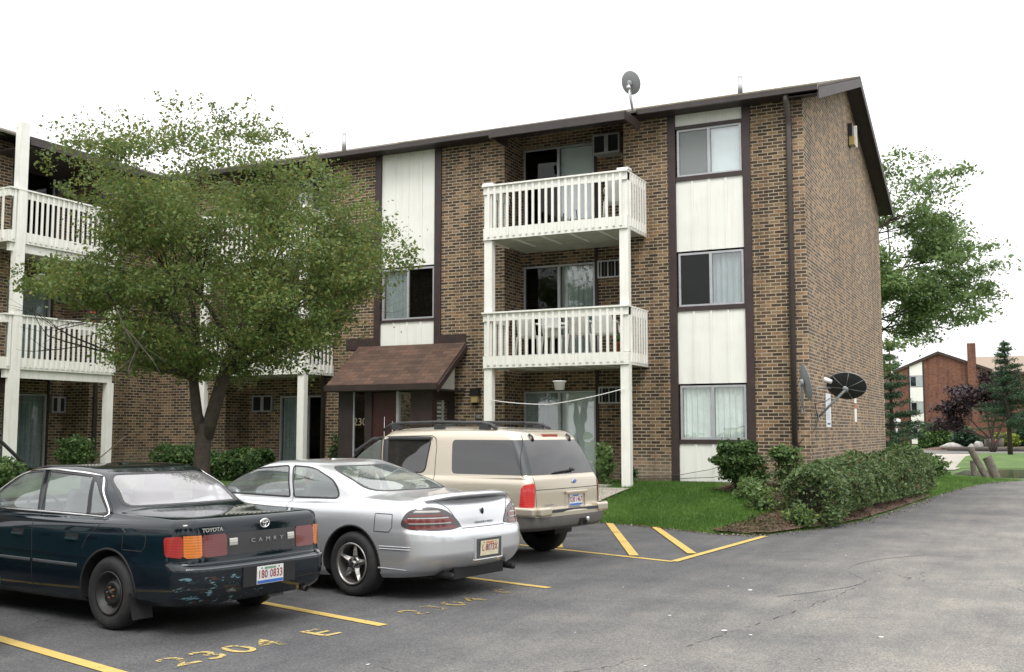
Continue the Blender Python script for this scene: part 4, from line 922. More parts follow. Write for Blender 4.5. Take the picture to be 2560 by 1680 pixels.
# leaf clumps inside the crown outline (lateral position -> lower and upper height)
OUTL=[(-2.9,6.65),(-2.47,7.11),(-2.25,7.4),(-1.31,7.48),(-.81,7.61),(-.09,7.87),(.35,7.58),(.92,7.73),(1.36,7.37),(2.01,6.97),(2.08,6.61),(2.51,6.46),(2.95,6.03),(3.31,5.56),(3.99,5.02),(3.89,4.7),(3.16,4.44),(2.66,4.01),(2.44,3.36),(1.94,2.56),(1.21,2.96),(.64,2.56),(.06,2.56),(-.81,2.64),(-1.46,2.78),(-1.78,3.21),(-1.89,3.79),(-2.47,4.01),(-3.21,4.23),(-3.23,4.51),(-2.61,4.8),(-1.89,5.02),(-2.18,5.38),(-1.89,5.85),(-2.61,6.03),(-2.94,6.36)]
OUTL=[(.4+(a-.4)*.965,4.85+(b_-4.85)*.965) for a,b_ in OUTL]
def inpoly(x,y,P):
    c=False
    for i in range(len(P)):
        x1,y1=P[i];x2,y2=P[i-1]
        if (y1>y)!=(y2>y) and x<(x2-x1)*(y-y1)/(y2-y1)+x1: c=not c
    return c
def edged(x,y,P):
    d=9
    for i in range(len(P)):
        a=Vector(P[i]);b_=Vector(P[i-1]);p=Vector((x,y)); e=b_-a; t=max(0,min(1,(p-a).dot(e)/e.length_squared)); d=min(d,(p-a-e*t).length)
    return d
cl=[]; rr=random.Random(4); k0=0
while len(cl)<400:
    l=rr.uniform(-3.3,4.05); z=rr.uniform(2.5,7.9)
    if not inpoly(l,z,OUTL): continue
    d=edged(l,z,OUTL)
    if d<.12: continue
    # the crown bulges towards the middle; clumps lie in loose layers near its skin
    fm=2.7*math.sqrt(min(1,d/1.9)); f=rr.choice((-1,1))*fm*rr.uniform(.45,1.0)**.7 if d>.5 else rr.uniform(-1,1)*fm
    lay=math.sin(z*5.2+l*1.1+f*.6)
    if lay<-.1 and rr.random()<.85: continue
    cl.append((l,f,z))
for (p,d) in tips:
    v=p-T0; l=v.dot(LR); f=v.dot(FW)
    if inpoly(l,p.z,OUTL) and rr.random()<.75: cl.append((l,f,p.z))
for _ in range(150):
    l=rr.uniform(-1.3,2.1); z=rr.uniform(2.5,3.7)
    if inpoly(l,z,OUTL): cl.append((l,rr.uniform(-1.6,1.6),z))
for _ in range(26):
    l=rr.uniform(-3.2,-1.9); z=rr.uniform(4.0,4.9)
    if inpoly(l,z,OUTL): cl.append((l,rr.uniform(-.8,.8),z))
P=[]
for (l,f,z) in cl:
    c=tp(l,z,f); n=rr.randint(70,175); s=rr.uniform(.10,.25)
    k=RNG.normal(size=(n,3))*np.array([s*1.15,s*1.15,s*.5])
    P.append(np.array(c)+k)
# loose sprays reaching out of the outline
for k in range(380):
    i=rr.randrange(len(OUTL)); t=rr.random(); a=OUTL[i]; b_=OUTL[i-1]; l=lerp(a[0],b_[0],t); z=lerp(a[1],b_[1],t); cx,cz=.3,5.0
    dv=(LR*(l-cx)+Vector((0,0,(z-cz)*1.1))).normalized(); p_r=1; dv=(dv+LR*rr.gauss(0,.35)+Vector((0,0,rr.gauss(0,.3)))+FW*rr.gauss(0,.3)).normalized()
    p0=tp(l,z,rr.uniform(-1,1))-dv*.25; L_=rr.uniform(.15,.42); n=int(L_*62); t=RNG.uniform(0,1,n)[:,None]
    P.append(np.array(p0)+np.array(dv)*t*L_+RNG.normal(size=(n,3))*.04*(1.2-t*.6))
P=np.concatenate(P); leaves('leaf_crown',P,.029,[M['leafA'],M['leafB'],M['leafR']],[.70,.292,.008],tr,flat=.3,aspect=.62)
# bare grey twigs hanging out of the lower left of the crown
q=QB; rr=random.Random(9)
for k in range(3):
    l=rr.uniform(-1.4,-.1); f=rr.uniform(-2.2,-1.2); p=tp(l,rr.uniform(3.3,4.0),f); d=(LR*rr.uniform(-1,.6)+Vector((0,0,-rr.uniform(.3,1)))).normalized(); t=[]
    branchy(q,p,d,.7,.014,1,rr,M['barkg'],t,.7,-.15,5,(2,3))
for k in range(0):
    l=rr.uniform(-3.2,3.4); f=rr.uniform(-2.4,-1.4); p=tp(l*.8,rr.uniform(3.4,5.4),f); d=(LR*(1 if l>0 else -1)+Vector((0,0,rr.uniform(-.5,.5)))).normalized(); branchy(q,p,d,.7,.01,1,rr,M['barkg'],[],.6,0,5,(1,2))
q.build('branches',tr)
# locust behind the building
rr=random.Random(33); LT=Vector((-7.9,44.5,.6)); lt=empty('locust_tree',tuple(LT),0,'tall airy locust tree rising behind the far end of the gable wall','tree')
q=MB(); tips=[]; q.tube([LT,LT+Vector((.1,0,3)),LT+Vector((.3,0,5.2))],[.32,.26,.22],M['bark'],12); q.build('trunk',lt); q=MB()
for (dx,dy,dz,ln,r_) in ((1.3,-.3,1.1,2.9,.14),(.9,.4,1.9,3.4,.15),(1.8,.2,.55,2.9,.12),(.2,0,2,3.5,.15),(-1.2,.3,1.6,3.2,.13),(1.9,-.4,.0,2.4,.09),(.8,-.8,1.5,3.1,.12),(-.6,-.8,1.8,3.0,.1),(1.4,.9,1.2,3.0,.11),(1.5,-.6,-.25,2.0,.08)):
    branchy(q,LT+Vector((.25,0,5.4+rr.uniform(-.8,.9))),Vector((dx,dy,dz)).normalized(),ln,r_,3,rr,M['bark'],tips,.55,.06,5,(2,4))
q.build('branches',lt); P=[]
for (p,d) in tips:
    if rr.random()<.95:
        n=rr.randint(45,105); s=rr.uniform(.20,.40); P.append(np.array(p)+RNG.normal(size=(n,3))*np.array([s,s,s*.38]))
P=np.concatenate(P); leaves('leaf_crown',P,.075,[M['leafC'],M['leafA']],[.8,.2],lt,flat=.4,aspect=.5)
LOC_TIPS=len(tips)
def conifer(name,x,y,h,r_,n,lab,z0=1.0,seed=1,lean=0,tiers=16,base=0):
    rr=random.Random(seed); e=empty(name,(x,y,base),0,lab,'tree'); q=MB(); q.tube([(x,y,base),(x+lean*.5,y,base+h*.5),(x+lean,y,base+h)],[h*.022,h*.014,.02],M['bark'],8); q.build('trunk',e)
    P=[]; q=MB()
    for k in range(tiers):
        t=k/(tiers-1); z=base+lerp(z0,h*.96,t); R0=r_*(1-t)**.8*rr.uniform(.7,1.15)+.08
        nb=rr.randint(6,9)
        for j in range(nb):
            a=rr.uniform(0,2*PI); rl=R0*rr.uniform(.7,1.15); c=np.array((x+lean*t,y,z)); dv=np.array((math.cos(a),math.sin(a),rr.uniform(-.1,.3)))
            q.tube([tuple(c),tuple(c+dv*rl)],[.03*h/8,.008],M['bark'],4,cap=False)
            m_=int(n/(tiers*nb)*(R0/r_+.25)*1.5); u=RNG.uniform(.15,1,m_)[:,None]; P.append(c+dv*u*rl+RNG.normal(size=(m_,3))*np.array([.13,.13,.08])*(r_/2)*(1.1-u*.5))
    q.build('branches',e); leaves('needle_crown',np.concatenate(P),.05*h/6,[M['leafE'],M['leafS']],[.85,.15],e,flat=.2,aspect=.3); return e
conifer('spruce_tree',-7.0,62,6.6,2.3,30000,'dark evergreen against the far corner of the brick building',.4,3,tiers=12)
conifer('pine_tree',-1.25,72,7.4,2.3,22000,'tall open pine before the far red building at the right edge',2.0,5,tiers=15,lean=-.1)
conifer('pine_tree',1.2,84,6.4,2.8,14000,'second pine cut by the right edge of the photo',1.6,8,tiers=11)
# purple leaved plum
rr=random.Random(12); PT=Vector((-2.9,94,0)); pt=empty('plum_tree',tuple(PT),0,'dark purple leaved ornamental tree in front of the red building','tree')
q=MB(); tips=[]
for (dx,dz) in ((-.5,1),(.0,1.2),(.55,1.1)): q.tube([PT+Vector((dx*.1,0,0)),PT+Vector((dx*.8,0,dz))],[.16,.12],M['bark'],8)
q.build('trunk',pt); q=MB()
for (dx,dy,dz,ln) in ((-1.6,.2,.75,2.2),(-.9,-.4,1.4,2.6),(0,.3,1.8,2.6),(.9,-.3,1.3,2.6),(1.5,.3,.9,2.5),(-.3,-.8,1.2,2.4),(-2,.1,.8,2.3)): branchy(q,PT+Vector((dx*.25,0,1.1)),Vector((dx,dy,dz)).normalized(),ln,.09,2,rr,M['bark'],tips,.6,.1,4,(2,3))
q.build('branches',pt); P=np.concatenate([np.array(p)+RNG.normal(size=(70,3))*np.array([.30,.30,.18]) for p,d in tips])
leaves('leaf_crown',P,.13,[M['leafP']],None,pt,flat=.3,aspect=.6)
# backdrop tree line beyond and behind the camera (what the car glass and paint reflect)
def simple_tree(x,y,h,r_,lab,seed,n=2600,mats=None,size=.24):
    rr=random.Random(seed); e=empty('tree',(x,y,0),0,lab,'tree','trees around the parking lot'); q=MB(); q.tube([(x,y,0),(x,y,h*.5)],[.25,.15],M['bark'],8); q.build('trunk',e); P=[]
    for k in range(16):
        a=rr.uniform(0,2*PI); rad=r_*rr.uniform(.1,.75); z=h*rr.uniform(.35,.9); s=r_*.28; P.append(np.array((x+math.cos(a)*rad,y+math.sin(a)*rad,z))+RNG.normal(size=(n//16,3))*np.array([s,s,s*.7]))
    leaves('crown',np.concatenate(P),size,mats or [M['leafA'],M['leafC']],None,e)
simple_tree(-16.5,49,7.5,3,'green tree crown showing low behind the gable wall corner',3,3000)
for k,(x,y,h,r_) in enumerate(((9,-14,9,4.5),(17,-8,10,5),(22,4,9,5),(1,-20,10,5),(-8,-18,9,4.5),(26,16,11,5),(24,30,8,4))):
    simple_tree(x,y,h,r_,'tree standing on the far side of the lot behind the camera',50+k,3600,size=.3)
# ---------------------------------------------------------------- cars
def pchip(xs,ys,x):
    xs=np.asarray(xs,float); ys=np.asarray(ys,float); h=np.diff(xs); dl=np.diff(ys)/h; n=len(xs); m=np.zeros(n)
    for i in range(1,n-1):
        if dl[i-1]*dl[i]>0: w1=2*h[i]+h[i-1]; w2=h[i]+2*h[i-1]; m[i]=(w1+w2)/(w1/dl[i-1]+w2/dl[i])
    m[0]=dl[0]; m[-1]=dl[-1]; i=np.clip(np.searchsorted(xs,x)-1,0,n-2); t=(x-xs[i])/h[i]
    return (1+2*t)*(1-t)**2*ys[i]+t*(1-t)**2*h[i]*m[i]+t*t*(3-2*t)*ys[i+1]+t*t*(t-1)*h[i]*m[i+1]
class Car:
    N1,N2,N3=26,16,150
    KEYS=('xr','xf','w','zr','zs','zf','rr','rf','cr','cf','tp')
    def __init__(s,rings,rows=10,skew=None):
        s.rings=rings; K=len(rings); T=[]
        for i in range(K-1):
            for j in range(rows): T.append(i+j/rows)
        T.append(K-1.0); s.T=np.array(T); A={k:pchip(range(K),[r[k] for r in rings],s.T) for k in s.KEYS}
        # half outline: rear centre -> left side -> front centre
        P=[]
        for q in range(len(T)):
            g={k:A[k][q] for k in s.KEYS}; w=g['w']; rr=min(g['rr'],w*.95,(g['xf']-g['xr'])*.4); rf=min(g['rf'],w*.95,(g['xf']-g['xr'])*.4)
            x=[];y=[]
            for i in range(s.N1): x.append(g['xr']); y.append((w-rr)*i/s.N1)
            for i in range(s.N2): a=PI/2*i/s.N2; x.append(g['xr']+rr*(1-math.cos(a))); y.append(w-rr+rr*math.sin(a))
            for i in range(s.N3): x.append(lerp(g['xr']+rr,g['xf']-rf,i/s.N3)); y.append(w)
            for i in range(s.N2): a=PI/2*i/s.N2; x.append(g['xf']-rf+rf*math.sin(a)); y.append(w-rf+rf*math.cos(a))
            for i in range(s.N1+1): x.append(g['xf']); y.append((w-rf)*(1-i/s.N1))
            x=np.array(x); y=np.array(y); hl=(g['xf']-g['xr'])/2; xm=(g['xf']+g['xr'])/2; u=(x-xm)/hl
            y=y*(1-g['tp']*np.abs(u)**2.6)
            fr=np.clip(1-(x-g['xr'])/max(.3*hl,.02),0,1)**1.5; ff=np.clip(1-(g['xf']-x)/max(.3*hl,.02),0,1)**1.5
            x=x+g['cr']*(y/max(w,.01))**2*fr-g['cf']*(y/max(w,.01))**2*ff
            uu=np.clip(u,-1,1); z=np.where(uu<0,g['zs']+(g['zr']-g['zs'])*uu**2,g['zs']+(g['zf']-g['zs'])*uu**2)
            P.append(np.stack([x,y,z],1))
        s.H=np.array(P)  # rows x n x 3
        R_=s.H[:,1:-1][:,::-1].copy(); R_[:,:,1]*=-1
        s.G=np.concatenate([s.H,R_],1); s.nr,s.nc=s.G.shape[:2]
        d=np.linalg.norm(np.diff(s.H[:,:,:2],axis=1),axis=2); sl=np.concatenate([np.zeros((s.nr,1)),np.cumsum(d,1)],1)
        s.S=np.concatenate([sl,-sl[:,1:-1][:,::-1]],1)     # signed arc distance from the rear centre line
        s.V=[tuple(p) for p in s.G.reshape(-1,3)]; s.row=[t for t in s.T for _ in range(s.nc)]; s.arc=list(s.S.reshape(-1)); 
        s.col=[abs(c if c<s.H.shape[1] else s.nc-c) for _ in range(s.nr) for c in range(s.nc)]
        s.F=[]
        for i in range(s.nr-1):
            for j in range(s.nc): k=(j+1)%s.nc; s.F.append([i*s.nc+j,(i+1)*s.nc+j,(i+1)*s.nc+k,i*s.nc+k])
        s.cache={}
    def split(s,F,f):
        """divide polygons by the sign of f(vertex index); returns (inside f<0, outside)"""
        val={};ins=[];out=[];cache={}
        def v(i):
            if i not in val: val[i]=f(i)
            return val[i]
        for poly in F:
            vals=[v(i) for i in poly]
            if min(vals)>=0: out.append(poly); continue
            if max(vals)<0: ins.append(poly); continue
            a=[];b_=[];n=len(poly)
            for k in range(n):
                i,j=poly[k],poly[(k+1)%n]; fi,fj=vals[k],vals[(k+1)%n]
                (a if fi<0 else b_).append(i)
                if (fi<0)!=(fj<0):
                    key=(min(i,j),max(i,j))
                    if key not in cache:
                        t=fi/(fi-fj); p,q_=s.V[i],s.V[j]; s.V.append(tuple(p[m]+(q_[m]-p[m])*t for m in range(3)))
                        s.row.append(s.row[i]+(s.row[j]-s.row[i])*t); s.arc.append(s.arc[i]+(s.arc[j]-s.arc[i])*t); s.col.append(s.col[i]+(s.col[j]-s.col[i])*t)
                        cache[key]=len(s.V)-1; val[cache[key]]=0.0
                    a.append(cache[key]); b_.append(cache[key])
            if len(a)>2: ins.append(a)
            if len(b_)>2: out.append(b_)
        return ins,out
    def normals(s):
        if not hasattr(s,'_n'):
            G=s.G; du=np.roll(G,-1,1)-np.roll(G,1,1); dv=np.empty_like(G); dv[1:-1]=G[2:]-G[:-2]; dv[0]=G[1]-G[0]; dv[-1]=G[-1]-G[-2]
            n=np.cross(du,dv); n/=np.linalg.norm(n,axis=2)[:,:,None]+1e-9
            s._n=-n if n[5,s.N1+s.N2+20,1]<0 else n
        return s._n
    def build(s,name,F,m,parent,off=0,label=None):
        used=sorted({i for p in F for i in p}); mp={i:k for k,i in enumerate(used)}
        vs=[s.V[i] for i in used]; me=bpy.data.meshes.new(name); me.from_pydata(vs,[],[[mp[i] for i in p] for p in F]); me.materials.append(m)
        me.polygons.foreach_set('use_smooth',[True]*len(me.polygons)); me.update()
        if off:
            nn=[v.normal.copy() for v in me.vertices]
            for v,n in zip(me.vertices,nn): v.co+=n*off
        o=link(name,me,parent,True)
        if label: o['label']=label
        return o
    # surface look-ups
    def side(s,x,z,r0=0,r1=99,sg=1):
        best=None; h=s.N1+s.N2//4; e=s.N1+s.N2+s.N3+s.N2//2
        prev=None
        for i in range(s.nr):
            if s.T[i]<r0 or s.T[i]>r1: continue
            row=s.H[i,h:e]; y=np.interp(x,row[:,0],row[:,1]); zz=np.interp(x,row[:,0],row[:,2])
            if prev and (prev[1]-z)*(zz-z)<=0 and zz!=prev[1]:
                t=(z-prev[1])/(zz-prev[1]); best=prev[0]+(y-prev[0])*t
            prev=(y,zz)
        if best is None: best=prev[0]
        return Vector((x,sg*best,z))
    def rear(s,y,z,r0=0,r1=99,front=False):
        prev=None;best=None; ya=abs(y)
        for i in range(s.nr):
            if s.T[i]<r0 or s.T[i]>r1: continue
            if front: row=s.H[i,s.N1+s.N2+s.N3:][::-1]
            else: row=s.H[i,:s.N1+s.N2+3]
            x=np.interp(ya,row[:,1],row[:,0]); zz=np.interp(ya,row[:,1],row[:,2])
            if prev and (prev[1]-z)*(zz-z)<=0 and zz!=prev[1]:
                t=(z-prev[1])/(zz-prev[1]); best=prev[0]+(x-prev[0])*t; 
            prev=(x,zz)
        if best is None: best=prev[0]
        return Vector((best,y,z))
def sdpoly(P):
    P=[tuple(p) for p in P]; n=len(P)
    def f(x,y):
        d=1e9; ins=False
        for i in range(n):
            x1,y1=P[i]; x2,y2=P[(i+1)%n]; ex,ey_=x2-x1,y2-y1; wx_,wy=x-x1,y-y1
            t=max(0,min(1,(wx_*ex+wy*ey_)/(ex*ex+ey_*ey_+1e-12))); d=min(d,(wx_-ex*t)**2+(wy-ey_*t)**2)
            if (y1>y)!=(y2>y) and x<(x2-x1)*(y-y1)/(y2-y1)+x1: ins=not ins
        d=math.sqrt(d); return -d if ins else d
    return f
def rounded(P,r=.05,k=5):
    out=[];n=len(P)
    for i in range(n):
        p=Vector(P[i][:2]); a=Vector(P[i-1][:2]); b_=Vector(P[(i+1)%n][:2]); rad=P[i][2] if len(P[i])>2 else r
        u=(a-p);v=(b_-p); lu=min(rad,u.length*.49); lv=min(rad,v.length*.49); u=p+u.normalized()*lu; v=p+v.normalized()*lv
        for j in range(k+1): t=j/k; q=u*(1-t)**2+p*2*t*(1-t)+v*t*t; out.append((q.x,q.y))
    return out
def strip3(q,pts,nrm,w_,off,m,closed=False,thick=.004):
    """flat ribbon laid on a surface; pts 3D, nrm outward normals"""
    k=len(pts); vs=[]
    for i,p in enumerate(pts):
        a=pts[i-1] if (i or closed) else pts[0]; b_=pts[(i+1)%k] if (i<k-1 or closed) else pts[-1]
        d=(b_-a).normalized(); sd=d.cross(nrm[i]).normalized()*w_/2; o=nrm[i]*off
        vs+= [p-sd+o,p-sd*.8+o+nrm[i]*thick,p+sd*.8+o+nrm[i]*thick,p+sd+o]
    fs=[]
    for i in range(k if closed else k-1):
        a=4*i; b_=4*((i+1)%k)
        for j in range(3): fs.append((a+j,a+j+1,b_+j+1,b_+j))
    q.add(vs,fs,m,True)
def dens(P,st=.03,closed=False):
    out=[];n=len(P)
    for i in range(n if closed else n-1):
        a=Vector(P[i]);b_=Vector(P[(i+1)%n]); k=max(1,int((b_-a).length/st))
        for j in range(k): out.append(tuple(a+(b_-a)*j/k))
    if not closed: out.append(tuple(P[-1]))
    return out
def ribbon_side(car,q,P,w_,m,sg=1,closed=False,off=.0015,r0=0,r1=99,thick=.003):
    D=dens(P,.03,closed); pts=[];nn=[]
    for (x,z) in D:
        p=car.side(x,z,r0,r1,sg); px=car.side(x+.02,z,r0,r1,sg)-car.side(x-.02,z,r0,r1,sg); pz=car.side(x,z+.015,r0,r1,sg)-car.side(x,z-.015,r0,r1,sg)
        n=px.cross(pz); n=n.normalized() if n.length>1e-9 else Vector((0,sg,0)); n=n if n.y*sg>0 else -n
        pts.append(p); nn.append(n)
    strip3(q,pts,nn,w_,off,m,closed,thick)
def ribbon_rear(car,q,P,w_,m,closed=False,off=.0015,r0=0,r1=99,front=False,thick=.003):
    D=dens(P,.03,closed); pts=[];nn=[]
    for (y,z) in D:
        p=car.rear(y,z,r0,r1,front); py=car.rear(y+.02,z,r0,r1,front)-car.rear(y-.02,z,r0,r1,front); pz=car.rear(y,z+.015,r0,r1,front)-car.rear(y,z-.015,r0,r1,front)
        n=py.cross(pz); n=n.normalized() if n.length>1e-9 else Vector((-1,0,0)); sgx=1 if front else -1; n=n if n.x*sgx>0 else -n
        pts.append(p); nn.append(n)
    strip3(q,pts,nn,w_,off,m,closed,thick)
TYRE=mat('tyre_rubber',(.014,.014,.015),.75,var=.3,scale=14,obj=True,dirt=(.035,.033,.03),dscale=6)
def wheel(parent,x,y,R_,wd,rimR,style,sg,vis=True):
    e=bpy.data.objects.new('wheel',None); C.objects.link(e); e.parent=parent; e.location=(x,y,R_); e.empty_display_size=.1
    if sg<0: e.rotation_euler=(0,0,PI)
    T=lambda a,b_,h:(a,h,b_)      # axis along y, outer side is +y
    q=MB(); hw=wd/2
    q.lathe([(rimR-.015,-hw+.03),(rimR+.02,-hw+.01),(R_-.06,-hw-.008),(R_-.025,-hw+.005),(R_-.005,-hw+.03),(R_,-hw+.05),(R_,hw-.05),(R_-.005,hw-.03),(R_-.025,hw-.005),(R_-.06,hw+.008),(rimR+.02,hw-.01),(rimR,hw-.02),(rimR-.015,hw-.04)],TYRE,40,T)
    q.build('tyre',e,True)
    q=MB()
    if style=='steel':
        st=mat('black_steel_rim',(.012,.013,.014),.5,var=.5,scale=10,obj=True,dirt=(.05,.04,.03)) if 'steelrim' not in M else M['steelrim']; M['steelrim']=st
        q.lathe([(rimR+.004,hw-.012),(rimR+.004,hw-.004),(rimR-.012,hw-.006),(rimR-.02,hw-.035),(rimR-.05,hw-.05),(rimR-.058,hw-.075),(.105,hw-.055),(.095,hw-.035),(.06,hw-.035),(.055,hw-.05),(.032,hw-.05),(.03,hw-.02),(.0,hw-.018)],st,40,T)
        for k in range(12):
            a=2*PI*k/12; c=Vector((math.cos(a)*.128,hw-.054,math.sin(a)*.128)); u=Vector((math.cos(a),0,math.sin(a))); v=Vector((-math.sin(a),0,math.cos(a))); q.poly([c+u*.008+v*.016,c-u*.008+v*.016,c-u*.008-v*.016,c+u*.008-v*.016],M['black0'])
        ru=M['rust']
        for k in range(5): a=2*PI*k/5; q.lathe([(.012,hw-.036),(.012,hw-.02),(.0,hw-.018)],ru,8,lambda x_,z_,h_,a=a:(x_+math.cos(a)*.045,h_,z_+math.sin(a)*.045))
    elif style=='star':
        al=M['alloy']
        q.lathe([(rimR+.004,hw-.012),(rimR+.006,hw+.002),(rimR-.012,hw+.0),(rimR-.02,hw-.02),(rimR-.022,-hw+.06)],al,48,T)
        q.lathe([(rimR-.024,-.0),(.1,-.0),(.0,-.0)],M['black0'],30,T)
        for k in range(5):
            a=2*PI*k/5+PI/2+.12; u=Vector((math.cos(a),0,math.sin(a))); v=Vector((-math.sin(a),0,math.cos(a))); Y=Vector((0,1,0))
            pr_=[(.05,.040),(.09,.034),(.14,.024),(rimR-.02,.0125)]; vs=[]
            for (r_,w_) in pr_:
                yo=hw-.03-(.0 if r_>.08 else .01)+.012*(r_/rimR)
                vs+= [u*r_-v*w_+Y*(yo-.022),u*r_+Y*(yo+.006),u*r_+v*w_+Y*(yo-.022)]
            q.add(vs,[(3*i+j,3*i+j+1,3*i+j+4,3*i+j+3) for i in range(3) for j in range(2)],al,False)
        q.lathe([(.078,hw-.075),(.075,hw-.045),(.06,hw-.036),(.032,hw-.036),(.03,hw-.02),(.024,hw-.014),(0,hw-.013)],al,24,T)
        q.lathe([(.024,hw-.012),(.0,hw-.011)],M['black0'],16,T)
        for k in range(5): a=2*PI*k/5+.75; q.lathe([(.013,hw-.05),(.013,hw-.018),(.0,hw-.017)],M['black0'],8,lambda x_,z_,h_,a=a:(x_+math.cos(a)*.052,h_,z_+math.sin(a)*.052))
    else:
        al=M['alloy']; q.lathe([(rimR+.004,hw-.012),(rimR+.004,hw),(rimR-.015,hw-.0),(rimR-.03,hw-.05),(.08,hw-.03),(.05,hw-.01),(0,hw-.008)],al,40,T)
    q.build('rim',e,True)
    return e
M['pillarb']=mat('matte_dark_glass',(.035,.04,.045),.45,obj=True)
M['black0']=mat('black_gap',(.008,.008,.009),.7,var=.1)
M['rust']=mat('rust',(.11,.05,.022),.9,var=.4,scale=30)
M['alloy']=mat('dull_alloy',(.34,.33,.32),.35,metal=.85,var=.15,scale=14,obj=True,dirt=(.12,.09,.07),dscale=8)
M['chrome']=mat('chrome',(.8,.8,.8),.08,metal=1,var=.02)
M['rubber']=mat('black_rubber',(.02,.02,.022),.45,var=.1)
M['seatg']=mat('grey_seat',(.10,.105,.11),.9,var=.1,obj=True); M['seatb']=mat('beige_seat',(.30,.27,.22),.9,var=.1,obj=True)
def lens_mat(name,col,rough=.12):
    m,nt,out=nm(name); p=N(nt,'ShaderNodeBsdfPrincipled'); v=coords(nt,True,(1,1,1)); w_=N(nt,'ShaderNodeTexWave'); w_.inputs['Scale'].default_value=14; w_.bands_direction='Z'; L(nt,v,w_.inputs[0])
    c=ramp(nt,w_.outputs['Fac'],[(.2,tuple(x*.7 for x in col)),(.8,col)]); L(nt,c.outputs[0],p.inputs['Base Color'])
    p.inputs['Roughness'].default_value=.35; p.inputs['Coat Weight'].default_value=1; p.inputs['Coat Roughness'].default_value=rough*.4
    L(nt,p.outputs[0],out.inputs[0]); return m
M['lred']=lens_mat('red_lens',(.34,.012,.008)); M['lredd']=lens_mat('dark_red_lens',(.14,.012,.012)); M['lamb']=lens_mat('amber_lens',(.58,.16,.008)); M['lclr']=lens_mat('clear_lens',(.45,.45,.42)); M['lsmoke']=lens_mat('smoked_lens',(.045,.035,.04)); M['lred2']=lens_mat('bright_red_lens',(.55,.015,.012))
M['cglass']=glass_mat('car_glass',(.80,.87,.85),.10,1.5,dust=.13,hazec=(.50,.58,.58))  # pale diffuse veil paints in daylight seen through the cabin
M['cglassr']=glass_mat('rear_glass_dusty',(.55,.55,.58),.13,1.5,dust=.16,hazec=(.62,.6,.66),rough=.03)
M['cglassd']=glass_mat('privacy_glass',(.05,.055,.06),.05,1.5,dust=.05,hazec=(.2,.22,.25),rough=.02)
M['clad']=mat('grey_cladding',(.10,.095,.09),.55,var=.12,obj=True)
M['pewter']=mat('pewter_letters',(.5,.5,.5),.3,metal=.8,var=.05)
def rot_rear(y,z,x): # text facing backwards
    return Matrix(((0,0,-1,x),(-1,0,0,y),(0,1,0,z),(0,0,0,1)))
def plate(parent,x,y,z,lab,main,band,top,txt,txtc,lean=0,wd=.305,ht=.152):
    T=Matrix.Translation((x,y,z))@Matrix.Rotation(lean,4,'Y'); F_=lambda a,b_,c:tuple(T@Vector((a,b_,c)))
    q=MB(); q.box(0,-wd/2,-ht/2,.004,wd/2,ht/2,M['plate_'+main],F_); p=q.build('license_plate',parent,True,label=lab)
    q=MB()
    if band: q.box(-.0015,-wd/2+.004,-ht/2+.004,-.0004,wd/2-.004,-ht/2+.03,M[band],F_)
    if top: q.box(-.0015,-wd*.22,ht/2-.028,-.0004,wd*.22,ht/2-.010,M[top],F_)
    q.box(-.0015,-.02,-.03,-.0004,.02,.035,M['plate_pale'],F_)
    for yy in (-.1,.1): q.box(-.003,yy-.006,ht/2-.022,-.0016,yy+.006,ht/2-.012,M['black0'],F_)
    q.build('plate_print',p,True)
    me=text_mesh(txt,.098,M[txtc],.0006,T@rot_rear(0,.004,-.003),sx=.72,off=.001,space=1.08); link('plate_number',me,p,True)
    return p
M['plate_white']=mat('plate_white',(.62,.63,.62),.4,var=.05,scale=30); M['plate_cream']=mat('plate_cream',(.6,.54,.38),.5,var=.15,scale=30); M['plate_pale']=mat('plate_pale',(.52,.58,.66),.4)
M['pblue']=mat('plate_blue',(.03,.12,.42),.4); M['pred']=mat('plate_red',(.26,.05,.05),.5); M['pgreen']=mat('plate_green',(.15,.28,.2),.4); M['porange']=mat('plate_orange',(.5,.2,.1),.5)
def side_ring(car,zmin): pass
